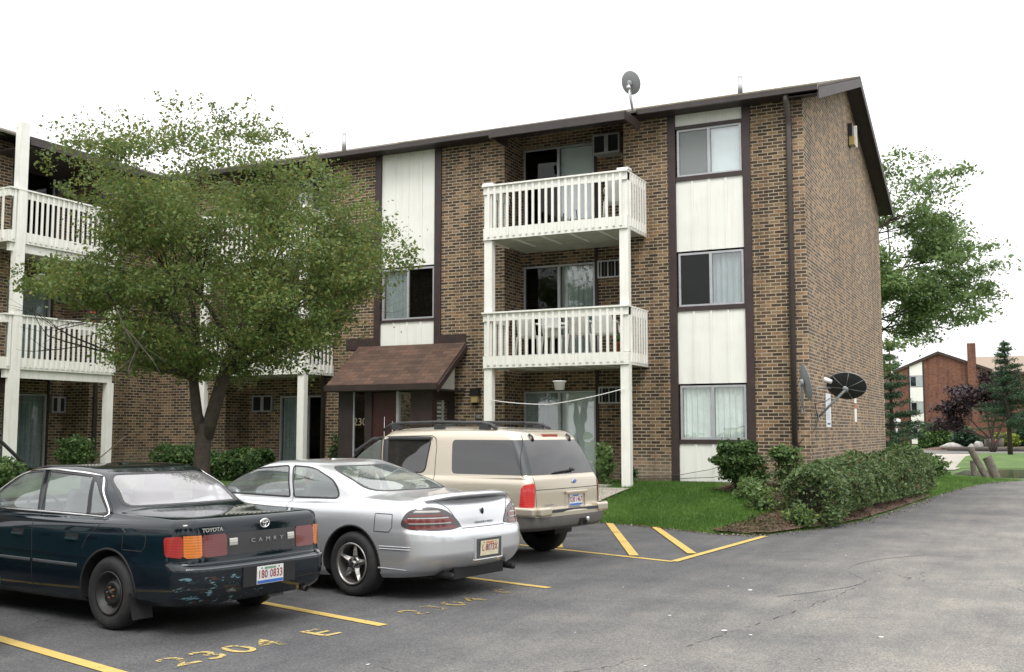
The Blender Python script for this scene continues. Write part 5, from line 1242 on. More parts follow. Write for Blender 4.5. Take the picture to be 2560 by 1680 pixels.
def make_car(name,loc,hd,label,rings,paint,spec,group='cars parked in the numbered stalls'):
    root=empty(name,loc,hd,label,'car',group); car=Car(rings); F=car.F; V=car.V
    xa,xb,R_,Ra=spec['rear_axle'],spec['front_axle'],spec['R'],spec['arch']; zc=R_
    side=lambda i: abs(V[i][1])>.5
    gh=spec.get('gh',7)
    # wheel arches
    for xx in (xa,xb):
        _,F=car.split(F,lambda i,xx=xx:(math.hypot(V[i][0]-xx,(V[i][2]-zc)*spec.get('arch_s',1))-Ra) if (abs(V[i][1])>.5 and car.row[i]<gh-1) else 1.0)
    # side glass
    h0=car.N1+car.N2*.35; h1=car.N1+car.N2+car.N3+car.N2*.7
    for (nm_,P,m) in spec['side_glass']:
        P=rounded(P,.06); f=sdpoly(P)
        G_,F=car.split(F,lambda i,f=f:f(V[i][0],V[i][2]) if (car.row[i]>=gh-.7 and h0<car.col[i]<h1 and abs(V[i][1])>.3) else 1.0)
        for sg in (1,-1):
            Fs=[p for p in G_ if V[p[0]][1]*sg>0]; car.build(nm_,Fs,m,root)
            if nm_=='cargo_glass': continue
            q=MB(); ribbon_side(car,q,P,spec.get('seal',.022),M['rubber'],sg,True,.001,gh-1); q.build('window_seal',root,True)
    if spec.get('dpillar'):
        zc0,zc1=spec['dpillar']; G_,F=car.split(F,lambda i:max(zc0-V[i][2],V[i][2]-zc1,(car.N1+2.5-car.col[i])*.02,(car.col[i]-car.N1-car.N2-1)*.02) if car.row[i]>=gh-.7 else 1.0)
        for sg in (1,-1): car.build('matte_corner_glass',[p for p in G_ if V[p[0]][1]*sg>0],M['pillarb'],root)  # matte dark patch in place of corner glass, added to suppress its glint
    for (nm_,P,m,fr) in spec['end_glass']:
        P=rounded(P,.09); f=sdpoly(P); rg=spec.get('glrow',gh-.6)
        nmax=car.N1+car.N2*1.0
        def ff(i,f=f,fr=fr):
            c=car.col[i]; n=car.H.shape[1]
            if car.row[i]<rg: return 1.0
            if (fr and c>n-nmax-2) or (not fr and c<nmax+2): return f(V[i][1],V[i][2])
            return 1.0
        G_,F=car.split(F,ff); car.build(nm_,G_,m,root)
        if nm_=='tailgate_glass': continue
        q=MB(); ribbon_rear(car,q,P,spec.get('gseal',.035),M['rubber'],True,.001,gh-1,99,fr); q.build('window_seal',root,True)
    # lamps and other patches given in (arc distance, height)
    for (nm_,P,m,off,lab) in spec['patches']:
        P=rounded(P,.03); f=sdpoly(P); xs=[p[0] for p in P]
        for sg in (1,-1) :
            G_,F=car.split(F,lambda i,f=f,sg=sg:f(car.arc[i]*sg,V[i][2]) if (car.row[i]<gh-.3 and car.arc[i]*sg>-.9) else 1.0)
            if G_: car.build(nm_,G_,m,root,off)
            if min(xs)<0: break
    # bumper, lower cladding
    zb_=spec['bumper_z']; 
    G_,F=car.split(F,lambda i:(V[i][2]-zb_(V[i])) if car.row[i]<4.6 else 1.0)
    rear_b=[p for p in G_ if V[p[0]][0]<xa-.2]; front_b=[p for p in G_ if V[p[0]][0]>xb+.2]; mid=[p for p in G_ if xa-.2<=V[p[0]][0]<=xb+.2]
    car.build('rear_bumper',rear_b,spec.get('bumper_m',paint),root); car.build('front_bumper',front_b,spec.get('bumper_m',paint),root)
    if spec.get('clad'): car.build('side_cladding',mid,spec['clad'],root)
    else: F=F+mid
    body=car.build('body',F,paint,root)
    # wheel housings, underbody
    q=MB()
    for xx in (xa,xb):
        for sg in (1,-1):
            n=20; vs=[]
            for k in range(n+1):
                a=PI*1.12*k/n-PI*.06; px=xx+math.cos(a)*(Ra+.004); pz=zc+math.sin(a)*(Ra+.004)/spec.get('arch_s',1); yo=abs(car.side(px,max(pz,car.H[0,60,2]+.02),0,6,1).y)
                vs+= [(px,sg*(yo-.004),pz),(px,sg*.42,pz)]
            q.add(vs,[(2*i,2*i+1,2*i+3,2*i+2) for i in range(n)],M['black0'],True)
            q.add([vs[2*i+1] for i in range(n+1)],[tuple(range(n+1))],M['black0'])
    q.box(xa+Ra,-.72,.24,xb-Ra,.72,.30,M['black0']); uz=spec.get('uz',0); q.box(.3,-.42,.26+uz,xb+.6,.42,.34+uz,M['black0']); q.box(.32,-.66,.3+uz,xa-Ra,.66,.36+uz,M['black0'])
    q.build('underbody',root,True)
    # arch lip
    for xx in (xa,xb):
        for sg in (1,-1):
            q=MB(); P=[(xx+math.cos(a)*(Ra+.006),zc+math.sin(a)*(Ra+.006)/spec.get('arch_s',1)) for a in [PI*k/24 for k in range(-1,26)]]; P=[p for p in P if p[1]>spec.get('lipz',.25)]
            ribbon_side(car,q,P,.02,spec.get('lip_m',M['black0']),sg,False,.0,0,6,.004); q.build('arch_lip',root,True)
    # panel gaps
    for P in spec['seams']:
        for sg in (1,-1): q=MB(); ribbon_side(car,q,P,.009,M['black0'],sg,False,.0008,0,gh+1.6,.0008); q.build('panel_gap',root,True)
    for P in spec.get('rear_seams',[]): q=MB(); ribbon_rear(car,q,P,.009,M['black0'],False,.0008,0,gh-.2,False,.0008); q.build('panel_gap',root,True)
    # interior
    ci=spec['seat_m']; xs=spec['seats']; q=MB(); zf=spec.get('floor',.42)
    q.box(xs[1]-.5,-.62,zf,xs[0]+1.2,.62,zf+.06,M['black0'])
    q.obox((xs[0]+1.02,0,spec['dash_z']-.08),(.22,0,.0),(0,.62,0),(0,0,.09),M['seatg']); q.build('dashboard',root,True)
    for yy in (.36,-.36):
        q=MB(); sx=xs[0]; zs_=spec['seat_z']
        q.obox((sx+.25,yy,zs_-.08),(.25,0,.03),(0,.24,0),(-.01,0,.07),ci); q.obox((sx-.06,yy,zs_+.24),(-.10,0,.30),(0,.23,0),(.05,0,.02),ci)
        q.obox((sx-.17,yy,zs_+.62),(-.012,0,.09),(0,.13,0),(.04,0,.0),ci); o=q.build('front_seat',root,True)
        bv=o.modifiers.new('b','BEVEL'); bv.width=.035; bv.segments=3
    q=MB(); sx=xs[1]; zs_=spec['seat_z']; q.obox((sx+.22,0,zs_-.06),(.24,0,.03),(0,.60,0),(-.01,0,.07),ci); q.obox((sx-.02,0,zs_+.16),(-.08,0,.22),(0,.60,0),(.05,0,.02),ci)
    for yy in (.35,-.35): q.obox((sx-.10,yy,zs_+.38),(-.012,0,.04),(0,.12,0),(.04,0,.0),ci)
    o=q.build('rear_seat',root,True); bv=o.modifiers.new('b','BEVEL'); bv.width=.03; bv.segments=2
    if spec.get('shelf'): a,b_,z=spec['shelf']; q=MB(); q.box(a,-.6,z-.03,b_,.6,z,ci); q.build('parcel_shelf',root,True)
    q=MB(); c=Vector((xs[0]+.62,.36,spec['dash_z']-.06)); ax=Vector((-.85,0,.5)).normalized(); u=Vector((0,1,0)); v=ax.cross(u)
    q.tube([c+(u*math.cos(a)+v*math.sin(a))*.19 for a in [2*PI*k/24 for k in range(25)]],.014,M['plastic'],8,cap=False); q.tube([c-u*.18,c+u*.18],.015,M['plastic'],6); q.tube([c,c-ax*.3],.025,M['plastic'],6); q.build('steering_wheel',root,True)
    # wheels
    tr=spec['track']; 
    for xx in (xa,xb):
        for sg in (1,-1): wheel(root,xx,sg*(tr-spec['tw']/2),R_,spec['tw'],spec['rim'],spec['wstyle'],sg)
    return root,car
def ring(xr,xf,w,zr,zs,zf,rr=.28,rf=.4,cr=.06,cf=.12,tp=.05): return dict(xr=xr,xf=xf,w=w,zr=zr,zs=zs,zf=zf,rr=rr,rf=rf,cr=cr,cf=cf,tp=tp)
# ----- dark green sedan
def scuffed(base):
    m,nt,out=nm('dark_green_paint_scuffed'); p=N(nt,'ShaderNodeBsdfPrincipled'); v=coords(nt,True)
    sp=N(nt,'ShaderNodeSeparateXYZ'); L(nt,v,sp.inputs[0])
    # worn patch on the left half of the rear bumper
    a=N(nt,'ShaderNodeMapRange'); a.inputs[1].default_value=-.05; a.inputs[2].default_value=.25; L(nt,sp.outputs[1],a.inputs[0])
    b_=N(nt,'ShaderNodeMapRange'); b_.inputs[1].default_value=.53; b_.inputs[2].default_value=.47; L(nt,sp.outputs[2],b_.inputs[0])
    xx=N(nt,'ShaderNodeMapRange'); xx.inputs[1].default_value=.30; xx.inputs[2].default_value=.12; L(nt,sp.outputs[0],xx.inputs[0])
    msk=math_(nt,'MULTIPLY',math_(nt,'MULTIPLY',a.outputs[0],b_.outputs[0]),xx.outputs[0])
    mp=N(nt,'ShaderNodeMapping'); mp.inputs['Scale'].default_value=(1,5.5,13); L(nt,v,mp.inputs[0])
    n=noise(nt,mp.outputs[0],1.7,9,.70); pk=ramp(nt,n,[(.585,(0,0,0)),(.595,(1,1,1))])
    f=math_(nt,'MULTIPLY',pk.outputs[0],math_(nt,'GREATER_THAN',msk,.35))
    mp2=N(nt,'ShaderNodeMapping'); mp2.inputs['Scale'].default_value=(1,2,14); mp2.inputs['Location'].default_value=(3,1,7); L(nt,v,mp2.inputs[0])
    rn=ramp(nt,noise(nt,mp2.outputs[0],2,6,.6),[(.60,(0,0,0)),(.64,(1,1,1))])
    c=mixc(nt,math_(nt,'MULTIPLY',rn.outputs[0],math_(nt,'MULTIPLY',msk,.7)),base,(.16,.06,.025)); c=mixc(nt,f,c,(.10,.20,.235))
    n2=noise(nt,v,2.5,6,.65); c=mixc(nt,math_(nt,'MULTIPLY',n2,.04),c,(.2,.19,.17))
    L(nt,c,p.inputs['Base Color']); p.inputs['Metallic'].default_value=.0; p.inputs['Specular IOR Level'].default_value=0
    L(nt,math_(nt,'ADD',.3,math_(nt,'MULTIPLY',f,.4)),p.inputs['Roughness']); p.inputs['Coat Weight'].default_value=1; p.inputs['Coat Roughness'].default_value=.06
    L(nt,p.outputs[0],out.inputs[0]); return m
GREEN=(.0035,.008,.013)
pg=paint_mat('dark_green_paint',GREEN,.0,.35,.04,.04,(.10,.10,.10))
cam_r=[ring(.10,4.62,.80,.27,.20,.22,.25,.4,.05),ring(.03,4.74,.865,.34,.27,.30,.26),ring(.0,4.77,.885,.46,.45,.46,.27),ring(.0,4.77,.887,.55,.55,.54,.27),ring(.02,4.74,.885,.585,.60,.58,.27),ring(.075,4.70,.880,.615,.69,.65,.24),
 ring(.09,4.60,.872,.80,.80,.72,.20,.4,.07,.2),ring(.105,4.50,.855,.925,.88,.76,.17,.4,.07,.3),ring(.15,4.42,.825,.975,.915,.80,.17,.4,.07,.35),
 ring(.93,3.66,.765,1.015,.935,.98,.22,.3,.10,.25,.03),ring(1.26,3.24,.705,1.185,1.15,1.18,.22,.28,.10,.22,.03),ring(1.60,2.84,.625,1.335,1.355,1.345,.20,.24,.09,.15,.03),ring(1.72,2.70,.55,1.368,1.388,1.376,.18,.2,.07,.1,.03),ring(1.95,2.5,.25,1.385,1.40,1.39,.12,.12,.03,.03,.0),ring(2.15,2.3,.02,1.387,1.402,1.392,.01,.01,0,0,0)]
sgl=[('front_door_glass',[(2.36,.965,.03),(3.42,.985,.04),(2.86,1.30,.18),(2.44,1.335,.04)],M['cglass']),('rear_door_glass',[(1.58,.965,.02),(2.27,.965,.02),(2.36,1.335,.03),(1.66,1.30,.02)],M['cglass']),('quarter_glass',[(1.26,.975,.07),(1.54,.968,.02),(1.63,1.275,.02),(1.555,1.235,.10)],M['cglass'])]
camry=dict(rear_axle=1.08,front_axle=3.70,R=.315,arch=.375,tw=.19,rim=.185,wstyle='steel',track=.86,gh=9,side_glass=sgl,
 end_glass=[('rear_window',[(-.66,1.045,.07),(.66,1.045,.07),(.545,1.315,.12),(-.545,1.315,.12)],M['cglassr'],False),('windscreen',[(-.66,1.02,.07),(.66,1.02,.07),(.56,1.325,.1),(-.56,1.325,.1)],M['cglass'],True)],
 patches=[('tail_lamp',[(.80,.662),(.965,.675),(.985,.83),(.80,.845)],M['lred'],.006,None),('tail_lamp_indicator',[(.645,.662,.002),(.797,.662,.002),(.797,.845,.002),(.645,.845,.002)],M['lamb'],.006,None),('tail_lamp',[(.40,.662,.002),(.642,.662,.002),(.642,.845,.002),(.40,.845,.002)],M['lredd'],.006,None),
  ('garnish',[(-.398,.662,.002),(.398,.662,.002),(.398,.845,.002),(-.398,.845,.002)],M['plastic'],.003,None)],
 bumper_z=lambda p:.590,bumper_m=scuffed(GREEN),seams=[[(2.33,1.35),(2.31,.96),(2.26,.86),(2.22,.6),(2.2,.27)],[(3.36,.93),(3.36,.30)],[(1.62,1.31),(1.50,1.24),(1.20,.99),(1.24,.9),(1.40,.78),(1.455,.68)],[(.62,.84),(.9,.84),(.9,.70),(.64,.70),(.60,.74),(.60,.82),(.62,.84)]],
 rear_seams=[[(.70,.935),(.67,.80)],[(-.70,.935),(-.67,.80)],[(-.40,.66),(-.42,.93)] if False else [(-.7,.935),(-.69,.92)]],seat_m=M['seatg'],seats=(2.25,1.35),dash_z=.98,seat_z=.62,shelf=(1.0,1.42,.98))
sedan,scar=make_car('parked_car',(0,0,0),0,'dark green sedan with scuffed rear bumper, parked nearest the camera at the left',cam_r,pg,camry)
def dress_sedan(root,car,full=True):
    q=MB(); W_=[(1.235,.955),(3.46,.972)]
    for sg in (1,-1): 
        ribbon_side(car,q,[(1.30,.955),(3.50,.972)],.016,M['chrome'],sg,False,.004,8)
        ribbon_side(car,q,rounded([(3.48,.98,.01),(2.88,1.325,.2),(2.40,1.357,.2),(1.66,1.325,.2),(1.545,1.262,.10),(1.232,.975,.08),(1.30,.953,.02)],.05)[3:-4],.018,M['chrome'],sg,False,.004,8)
    q.build('chrome_trim',root,True)
    q=MB()
    for sg in (1,-1):
        ribbon_side(car,q,[(1.50,.53),(2.19,.53)],.03,M['bump_trim'],sg,False,.003); ribbon_side(car,q,[(2.23,.53),(3.30,.53)],.03,M['bump_trim'],sg,False,.003)
    q.build('side_molding',root,True)
    for x0 in (1.52,2.38):
        for sg in (1,-1): 
            q=MB(); p=car.side(x0+.10,.775,0,8,1); q.box(x0,sg*(p.y-.004),.745,x0+.19,sg*(p.y+.006),.80,M['black0']); q.box(x0+.01,sg*(p.y+.002),.75,x0+.18,sg*(p.y+.022),.768,pg_handle); q.build('door_handle',root,True)
    # bumper step line, recess and exhaust
    q=MB(); ribbon_rear(car,q,[(-.78,.572),(.78,.572)],.016,pg_edge,False,.002,3.0,5.5); q.build('bumper_step',root,True)
    q=MB(); ribbon_rear(car,q,[(-.80,.405),(.80,.405)],.012,M['black0'],False,.001,0,4,False,.001); 
    x=car.rear(0,.46,0,4).x; q.box(x-.006,-.30,.385,x+.05,.30,.555,M['black0']); q.build('bumper_groove',root,True)
    if not full: return
    plate(root,x-.012,-.0,.47,'white plate with dark red digits and a blue band','white','pblue','pgreen','180 0833','pred')
    xg=car.rear(-.0,.76,5,8).x
    for sg in (1,-1): q=MB(); ribbon_rear(car,q,[(sg*.29,.77),(sg*.375,.77)],.062,M['lclr'],False,.006,5,8); q.build('reverse_lamp',root,True)
    me=text_mesh('C  A  M  R  Y',.050,M['pewter'],.002,rot_rear(-.04,.765,xg-.010),sx=1.35); link('model_lettering',me,root,True)
    xg=car.rear(.55,.91,5,8).x; me=text_mesh('TOYOTA',.046,M['chrome'],.002,rot_rear(.55,.885,car.rear(.46,.885,5,8).x-.012),sx=1.15,off=.0012); link('maker_lettering',me,root,True)
    q=MB(); xg=car.rear(0,.93,5,8).x-.012
    def ell(cy,cz,a,b_,r_=.006): q.tube([(xg,cy+a*math.cos(t),cz+b_*math.sin(t)) for t in [2*PI*k/28 for k in range(29)]],r_,M['chrome'],6,cap=False)
    ell(-.02,.905,.052,.037); ell(-.02,.920,.036,.013,.005); ell(-.02,.907,.014,.029,.005); q.build('emblem',root,True)
    q=MB(); q.tube([(.42,-.50,.30),(.14,-.50,.285),(.04,-.50,.275)],.028,M['downsp'],10,cap=False); q.tube([(.45,-.30,.31),(.30,-.42,.29)],.07,M['rust2'],10); q.build('exhaust_pipe',root,True)
    for sg in (1,-1):
        q=MB(); q.prism([(.72,sg*.66,.12),(.72,sg*.86,.12),(.78,sg*.87,.34),(.78,sg*.64,.34)],(.008,0,0),M['rubber']); q.build('mud_flap',root,True)
        p=car.side(3.22,1.0,8,99,sg); q=MB(); q.blob((3.26,sg*(abs(p.y)+.11),1.02),(.07,.12,.075),pg,4,amp=.02); q.box(3.18,sg*(abs(p.y)+.01),.96,3.3,sg*(abs(p.y)+.08),1.0,M['rubber']); o=q.build('wing_mirror',root,True)
    q=MB(); q.box(1.05,.30,.985,1.30,.58,.998,M['wplastic']); q.build('paper_on_shelf',root,True)
M['bump_trim']=mat('grey_trim',(.06,.065,.07),.4); pg_handle=mat('handle_paint',(.03,.045,.05),.25,coat=1); pg_edge=paint_mat('bumper_edge_paint',(.02,.032,.042),.2,.3,.05,.1); M['rust2']=mat('rusty_muffler',(.07,.045,.03),.7,var=.4)
dress_sedan(sedan,scar)
# teal car whose corner just enters the photo
teal=paint_mat('teal_paint',(.03,.16,.18),.3,.3,.03,.08)
spec2=dict(camry); spec2['bumper_m']=teal; spec2['patches']=camry['patches'][:3]
sed2,scar2=make_car('parked_car',(0,0,0),0,'teal car, only its rear corner showing at the left edge by the dark sedan',cam_r,teal,spec2); dress_sedan(sed2,scar2,False)
# ----- silver coupe
ps=paint_mat('silver_paint',(.62,.635,.66),.72,.30,.05,.05)
gp_r=[ring(.22,4.8,.85,.25,.17,.20,.3,.45,.10),ring(.10,4.94,.905,.33,.24,.29,.34,.45,.10),ring(.0,4.99,.925,.48,.42,.44,.36,.5,.12),ring(.0,4.99,.928,.60,.58,.55,.36,.5,.12),ring(.02,4.97,.925,.68,.66,.62,.34,.5,.12),ring(.06,4.90,.92,.725,.74,.68,.32,.5,.12),
 ring(.085,4.80,.91,.83,.82,.73,.30,.5,.12,.3),ring(.12,4.70,.89,.935,.885,.78,.28,.5,.12,.4),ring(.20,4.60,.855,1.005,.925,.82,.26,.5,.12,.45),
 ring(.84,3.90,.79,1.045,.945,.985,.30,.35,.16,.3,.03),ring(1.28,3.44,.735,1.185,1.155,1.175,.30,.32,.16,.26,.03),ring(1.86,2.92,.645,1.325,1.345,1.33,.26,.26,.14,.2,.03),ring(2.0,2.76,.56,1.36,1.378,1.365,.2,.2,.1,.1,.02),ring(2.2,2.6,.25,1.378,1.392,1.38,.12,.12,.03,.03,0),ring(2.38,2.45,.02,1.38,1.394,1.384,.01,.01,0,0,0)]
gp=dict(rear_axle=1.12,front_axle=3.93,R=.335,arch=.392,tw=.225,rim=.213,wstyle='star',track=.905,gh=9,
 side_glass=[('door_glass',[(2.22,.985,.03),(3.56,1.0,.05),(3.02,1.275,.25),(2.36,1.328,.05)],M['cglass']),('quarter_glass',[(1.42,.995,.10),(2.15,.985,.03),(2.29,1.325,.04),(1.98,1.315,.12),(1.55,1.17,.12)],M['cglass'])],
 end_glass=[('rear_window',[(-.66,1.075,.16),(.66,1.075,.16),(.50,1.32,.15),(-.50,1.32,.15)],M['cglass'],False),('windscreen',[(-.68,1.03,.07),(.68,1.03,.07),(.56,1.31,.1),(-.56,1.31,.1)],M['cglass'],True)],
 patches=[('tail_lamp',[(.36,.735,.03),(.40,.80,.06),(.52,.91,.10),(.72,.955,.12),(.94,.92,.12),(1.06,.80,.10),(1.05,.745,.05),(.9,.715,.08),(.5,.715,.06)],M['lsmoke'],.006,None)],
 bumper_z=lambda p:(.70 if p[0]<.9 else .66),seams=[[(2.25,1.345),(2.17,.98),(2.10,.75),(2.06,.30)],[(3.45,.94),(3.50,.30)],[(.57,.87),(.80,.87),(.80,.69),(.60,.69),(.56,.74),(.57,.87)]],
 rear_seams=[[(-.36,.718),(.36,.718)],[(.36,.73),(.50,.93),(.60,1.0)],[(-.36,.73),(-.50,.93),(-.60,1.0)]],seat_m=M['seatg'],seats=(2.3,1.55),dash_z=.97,seat_z=.58,shelf=(1.05,1.5,.97))
gpo,gcar=make_car('parked_car',(0,0,0),0,'silver two door coupe with a boot spoiler between the dark sedan and beige suv',gp_r,ps,gp)
# lamp strips
for (zl,hh,m,a0,a1) in ((.745,.018,'lredd',.44,.98),(.81,.022,'lredd',.46,1.02),(.862,.010,'lredd',.56,.96),(.835,.006,'lclr',.5,.99),(.90,.010,'lclr',.60,.90),(.785,.006,'lclr',.48,.98)):
    G2=Car.__new__(Car)
    for sg in (1,-1):
        f=sdpoly([(a0,zl-hh),(a1,zl-hh),(a1-.02,zl+hh),(a0+.03,zl+hh)])
        fs,_=gcar.split(gcar.F,lambda i:f(gcar.arc[i]*sg,gcar.V[i][2]) if gcar.row[i]<8 else 1.0); gcar.build('lamp_strip',fs,M[m],gpo,.0095)
q=MB(); n=24; prof=[(-.02,.0),(.04,.026),(.16,.034),(.30,.015),(.34,.0)]
sec=[]
for k in range(n+1):
    y=-.70+1.4*k/n; u=abs(y)/.70; xx=.165+.14*u**2.5; zz=1.052-.035*u**3; sec.append([(xx-.055*(1-u**4)+dx*(1-.35*u**3)*.9-.02,y,zz+dz*(1-.6*u**4)-.012*(dx>.2)) for dx,dz in prof]+[(xx+.30,y,zz-.075),(xx+.03,y,zz-.045),(xx-.06,y,zz-.008)])
m_=len(sec[0]); vs=[p for s_ in sec for p in s_]; q.add(vs,[(i*m_+j,i*m_+(j+1)%m_,(i+1)*m_+(j+1)%m_,(i+1)*m_+j) for i in range(n) for j in range(m_)]+[tuple(range(m_)),tuple(n*m_+j for j in range(m_))],ps,True); q.build('spoiler',gpo,True,fix=True)
q=MB(); x=gcar.rear(0,.50,0,5).x
q.box(x-.004,-.235,.395,x+.03,-.215,.60,ps); q.box(x-.004,.215,.395,x+.03,.235,.60,ps); q.box(x-.004,-.235,.60,x+.03,.235,.615,ps); q.box(x-.004,-.235,.385,x+.03,.235,.395,M['wplastic']); q.box(x-.0025,-.215,.396,x+.028,.215,.599,M['alloy'] if False else M['bump_trim']); q.build('plate_recess',gpo,True)
plate(gpo,x-.012,.0,.50,'cream plate with orange lettering, slightly curled','cream',None,'porange','L 8073X','pred',lean=-.05)
q=MB(); xg=gcar.rear(0,.86,5,8).x; q.lathe([(.03,0),(.026,.008),(0,.01)],M['black0'],14,lambda a,b_,h:(xg-.002-h,a*.7,.875+b_*1.2)); q.build('emblem',gpo,True)
me=text_mesh('GRAND PRIX',.032,M['bump_trim'],.001,rot_rear(-.0,.765,gcar.rear(0,.765,5,8).x-.006),sx=1.7); link('model_lettering',me,gpo,True)
q=MB()
for sg in (1,-1):
    for z in (.47,.495): ribbon_side(gcar,q,[(.32,z+.055),(.72,z+.05)],.010,ps,sg,False,.004)
    ribbon_side(gcar,q,[(.38,.32),(.74,.325)],.016,ps,sg,False,.006); ribbon_side(gcar,q,[(1.56,.42),(3.4,.42)],.03,ps,sg,False,.008)
q.build('body_crease',gpo,True)
q=MB()
for yy in (.52,-.52): 
    pts=[(.55,yy,.27),(.20,yy,.255),(.06,yy,.25)]; q.tube(pts,.036,M['black'],12,cap=False); q.tube(pts,.031,M['black0'],12)
q.box(.13,-.42,.20,.5,.42,.36,M['black0']); q.build('exhaust_pipe',gpo,True)
q=MB(); q.box(2.0,gcar.side(2.05,.72,0,8).y+.002,.712,2.09,gcar.side(2.05,.72,0,8).y+.012,.728,M['wplastic']); q.build('side_badge',gpo,True)
for sg in (1,-1):
    p=gcar.side(3.3,1.0,8,99,sg); q=MB(); q.blob((3.36,sg*(abs(p.y)+.12),1.03),(.08,.13,.08),ps,4,amp=.02); q.build('wing_mirror',gpo,True)
q=MB(); q.blob((2.9,-.1,1.12),(.035,.04,.10),M['orange'],3,amp=.1); q.build('hanging_ornament',gpo,True)
# ----- beige suv
pe=paint_mat('beige_paint',(.52,.465,.37),.7,.34,.05,.08)
ex_r=[ring(.10,4.68,.86,.44,.36,.34,.2,.4,.04),ring(.02,4.76,.905,.49,.40,.40,.2,.4,.05),ring(.0,4.81,.92,.60,.56,.56,.2,.45,.05),ring(.0,4.81,.922,.665,.62,.64,.2,.45,.05),ring(.02,4.79,.918,.70,.68,.70,.18,.45,.05),ring(.10,4.74,.912,.72,.76,.78,.14,.45,.05),
 ring(.105,4.70,.912,.92,.90,.92,.13,.45,.05,.2),ring(.115,4.62,.905,1.03,1.03,1.03,.12,.45,.05,.3),ring(.125,4.50,.885,1.09,1.085,1.08,.12,.45,.05,.4),
 ring(.145,3.92,.868,1.125,1.115,1.14,.13,.35,.05,.3,.03),ring(.27,3.46,.815,1.41,1.41,1.42,.14,.3,.05,.25,.03),ring(.43,3.02,.745,1.655,1.665,1.65,.15,.25,.05,.2,.03),ring(.52,2.86,.675,1.715,1.735,1.715,.16,.2,.04,.1,.02),ring(.9,2.6,.4,1.755,1.78,1.755,.14,.12,.03,.03,0),ring(1.6,2.1,.02,1.765,1.787,1.765,.01,.01,0,0,0)]
ex=dict(rear_axle=1.07,front_axle=3.96,R=.372,arch=.44,tw=.245,rim=.205,wstyle='plain',track=.90,gh=9,gseal=.02,
 side_glass=[('cargo_glass',[(.30,1.145,.01),(1.44,1.145,.06),(1.50,1.60,.06),(.53,1.60,.01)],M['cglassd']),('rear_door_glass',[(1.92,1.15,.09),(2.62,1.15,.04),(2.70,1.60,.04),(1.88,1.60,.06)],M['cglassd']),('front_door_glass',[(2.74,1.15,.04),(3.62,1.16,.05),(3.10,1.585,.22),(2.82,1.60,.04)],M['cglass'])],
 end_glass=[('tailgate_glass',[(-.95,1.145,.01),(.95,1.145,.01),(.95,1.60,.01),(-.95,1.60,.01)],M['cglassd'],False),('windscreen',[(-.74,1.17,.07),(.74,1.17,.07),(.64,1.62,.1),(-.64,1.62,.1)],M['cglass'],True)],
 patches=[('tail_lamp',[(.775,.745,.01),(.98,.745,.01),(.95,1.02,.08),(.755,1.05,.03)],M['lred2'],.006,None)],
 bumper_z=lambda p:.62,bumper_m=M['clad'],clad=M['clad'],lip_m=M['clad'],seams=[[(2.72,1.64),(2.68,1.13),(2.64,.66)],[(1.80,1.62),(1.76,1.50),(1.74,1.13),(1.72,.98),(1.60,.72)],[(1.80,1.62),(1.86,1.655),(2.72,1.64)],[(3.66,1.1),(3.62,.6)],[(.42,1.66),(.30,1.15),(.26,1.12)]],
 rear_seams=[[(.755,1.12),(.735,.745)],[(-.755,1.12),(-.735,.745)],[(-.74,.96),(.74,.96)]],seat_m=M['seatb'],seats=(2.6,1.7),dash_z=1.14,seat_z=.86,floor=.55,lipz=.42,uz=.2,dpillar=(1.145,1.60))
exo,ecar=make_car('parked_car',(0,0,0),0,'beige suv with black roof rails and dark rear glass, parked farthest to the right',ex_r,pe,ex)
for sg in (1,-1):
    q=MB(); q.obox((.33,sg*.865,.686),(.27,0,.0),(0,.055,0),(0,0,.058),pe)
    q.box(-.006,sg*.56,.628,.14,sg*.82,.745,pe); o=q.build('bumper_corner',exo,True); bv=o.modifiers.new('b','BEVEL'); bv.width=.03; bv.segments=3
q=MB(); q.box(.005,-.56,.665,.16,.56,.70,M['plastic']); 
for i in range(5): q.box(.02+.022*i,-.5,.70,.03+.022*i,.5,.704,M['plastic'])
q.box(-.012,-.12-.2,.47,.03,.12-.2,.56,M['black0']); q.build('step_pad',exo,True)
q=MB(); q.box(-.06,-.24,.49,.05,-.16,.53,M['black']); q.tube([(-.05,-.2,.51),(-.05,-.2,.58)],.025,M['steel'],8); q.build('tow_hitch',exo,True)
for sg in (1,-1):
    q=MB(); y=sg*.63; q.tube([(.86,y,1.745),(.95,y,1.80),(1.10,y,1.825),(1.9,y,1.84),(2.6,y,1.825),(2.78,y,1.80),(2.9,y,1.73)],[.028,.026,.024,.024,.024,.026,.028],M['plastic'],10)
    for xx in (1.05,1.85,2.65): q.box(xx-.08,y-.03,1.735,xx+.08,y+.03,1.81,M['plastic'])
    q.build('roof_rail',exo,True)
q=MB(); 
for xx in (1.3,2.4): q.tube([(xx,-.62,1.84),(xx,.62,1.84)],.018,M['plastic'],8)
q.build('roof_crossbar',exo,True)
q=MB(); x=ecar.rear(0,1.655,9,13).x; q.box(x-.015,-.17,1.635,x+.04,.17,1.675,M['lred']); q.build('brake_lamp',exo,True)
for sg in (1,-1):
    q=MB(); x=ecar.rear(.45,1.64,9,13).x; q.tube([(x+.02,sg*.45,1.675),(x-.03,sg*.45,1.645),(x-.045,sg*.44,1.585)],.016,M['plastic'],8); q.build('glass_hinge',exo,True)
q=MB(); x=ecar.rear(0,1.19,8.5,12).x; q.tube([(x-.03,-.16,1.20),(x-.045,.06,1.195),(x-.03,.30,1.175)],.012,M['plastic'],6); q.tube([(x-.02,-.16,1.20),(x-.045,-.05,1.21)],.022,M['plastic'],8); q.build('rear_wiper',exo,True)
